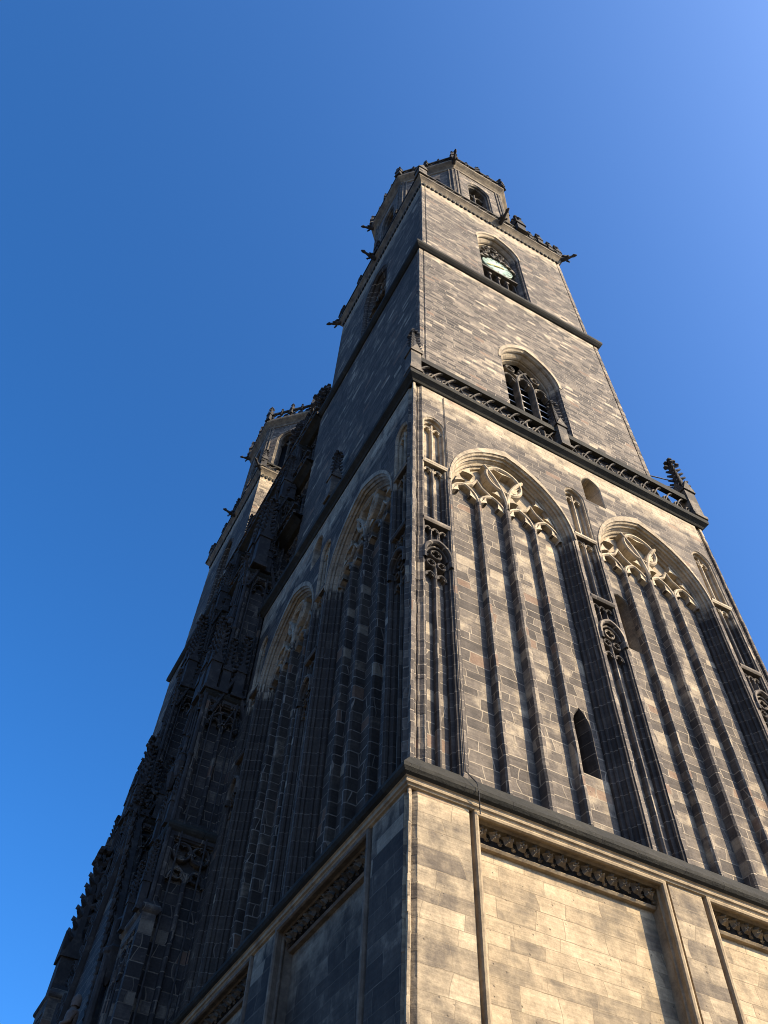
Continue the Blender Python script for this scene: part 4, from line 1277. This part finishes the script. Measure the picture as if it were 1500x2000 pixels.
        # gables on the stage tops, front and flank
        for (fg, c_, z_, hw_, h_, w_) in ((wf(-1.72), (y0 + y1) / 2, 24.2, .85, 2.6, .17), (sf(y0 + .06), -.6, 24.2, .75, 2.4, .17),
                                         (wf(-1.25), (y0 + y1) / 2, 32.2, .75, 2.8, .17), (sf(y0 + .16), -.4, 32.2, .75, 2.8, .17),
                                         (wf(-.55), (y0 + y1) / 2, 39.0, .65, 2.6, .15), (sf(y0 + .26), -.02, 39.0, .5, 2.2, .15)):
            mb = MB()
            gablet(mb, fg, c_, z_, hw_, h_, -.14, .25, w_)
            mb.build('buttress_gable', M['soot'], T, base)
        # statue niche canopies on the fronts
        mb = MB()
        yc = (y0 + y1) / 2
        for (x, z) in ((-1.85, 21.9), (-1.38, 29.8), (-.68, 37.0)):
            for dy in (-.42, .42):
                mb.lathe((x, yc + dy), [(.05, z - .7), (.12, z - .62), (.20, z - .1), (.23, z), (.17, z + .06), (.13, z + .35), (.17, z + .38), (.08, z + .5), (.05, z + 1.2), (.10, z + 1.25), (.04, z + 1.4), (0, z + 1.6)], 6)
        mb.build('niche_canopy', M['soot'], T, base)
    # leafy rake and wall of the portal between the buttresses
    mb = MB()
    fp = wf(-2.05)
    ra, rb = (15.95, 11.0), (19.8, 22.5)
    for s in (-1, 1):
        A_ = (19.8 + s * (19.8 - ra[0]), ra[1])
        bar(mb, fp, [A_, rb], .34, -.12, .30, wf=.6)
        n = 22
        for i in range(n):
            t = (i + .4) / n
            y, z = A_[0] + (rb[0] - A_[0]) * t, A_[1] + (rb[1] - A_[1]) * t
            for k in range(3):
                r = .19 - .04 * k
                mb.lathe((-2.05 - .06 * k, y + s * .13 * k), [(0, z - .05 + .1 * k), (r, z + .08 + .14 * k), (r * .8, z + .26 + .14 * k), (0, z + .32 + .14 * k)], 5)
    flower(mb, (-2.0, 19.8), 22.2, 24.6, .38)
    mb.build('portal_gable', M['soot'], T, base)
    mb = MB()
    plate(mb, wf(-1.95), [(16.0, 11.0), (23.6, 11.0), (19.8, 22.3)], 0, .3)
    mb.build('portal_gable_wall', M['gothic'], T, base)
    # portal jamb shafts and canopies
    mb = MB()
    for i in range(7):
        x = -2.1 + .42 * i
        for (ya, s) in ((16.3 + .22 * i, 1), (23.3 - .22 * i, -1)):
            shaft(mb, (x, ya), .13, 0, 16.5, (6, 11, 15.5))
    mb.build('jamb_shaft', M['soot'], T, base)
    rr = random.Random(11)
    for i in range(5):
        for ya in (16.4 + .26 * i, 23.2 - .26 * i):
            mb = MB()
            x = -1.9 + .55 * i
            z = 15.6 + rr.uniform(-.1, .1)
            mb.lathe((x, ya), [(.06, z - 1.1), (.2, z - .9), (.34, z - .15), (.40, z), (.3, z + .12), (.2, z + .9), (.26, z + 1.0), (.1, z + 1.2), (.05, z + 2.2), (.13, z + 2.3), (0, z + 2.6)], 6)
            mb.build('niche_canopy', M['soot'], T, base)
    return T

facade = build_facade()

# ------------------------------------------------------------------ the pale stone figure low on the front
def build_statue():
    base = Vector((-2.55, 16.8, 12.2))
    T = thing('statue', 'pale weathered stone figure under a dark canopy at the bottom left of the church front', 'statue', base)
    b = MB()
    rr = random.Random(2)
    prof = [(.02, .34, .26), (.3, .33, .25), (.7, .29, .22), (1.0, .27, .20), (1.2, .30, .20), (1.38, .33, .20), (1.5, .28, .18), (1.56, .14, .13), (1.62, .085, .09), (1.68, .10, .115), (1.76, .12, .135), (1.86, .122, .135), (1.94, .09, .10), (1.99, .0, .0)]
    rows = []
    for z, rx, ry in prof:
        row = []
        for k in range(20):
            a = 2 * math.pi * k / 20
            fold = 1 + (.10 * math.sin(a * 7 + z * 1.5) if z < 1.1 else 0)
            row.append((ry * fold * math.cos(a), rx * fold * math.sin(a), z))
        rows.append(row)
    b.quadstrip(rows, True)
    for s in (-1, 1):                                     # arms folded to the breast
        b.tube([(0, s * .30, 1.40), (-.05, s * .37, 1.12), (-.24, s * .12, 1.08), (-.26, s * .02, 1.12)], [.09, .085, .065, .05], 8)
    b.add([(-.135, -.02, 1.80), (-.135, .02, 1.80), (-.17, 0, 1.775), (-.13, 0, 1.85)], [(0, 2, 3), (1, 3, 2), (0, 1, 2)])   # nose
    b.build('figure', M['statue'], T, smooth=True)
    h = MB()
    h.lathe((.02, 0), [(.15, 1.66), (.155, 1.80), (.145, 1.92), (.08, 2.02), (0, 2.05)], 12)
    h.build('head_cloth', M['statue'], T, smooth=True)
    p = MB()
    p.lathe((0, 0), [(.05, -.8), (.2, -.6), (.34, -.15), (.40, -.08), (.40, .02), (.3, .03)], 8)
    p.build('console', M['soot'], T)
    return T
statue = build_statue()
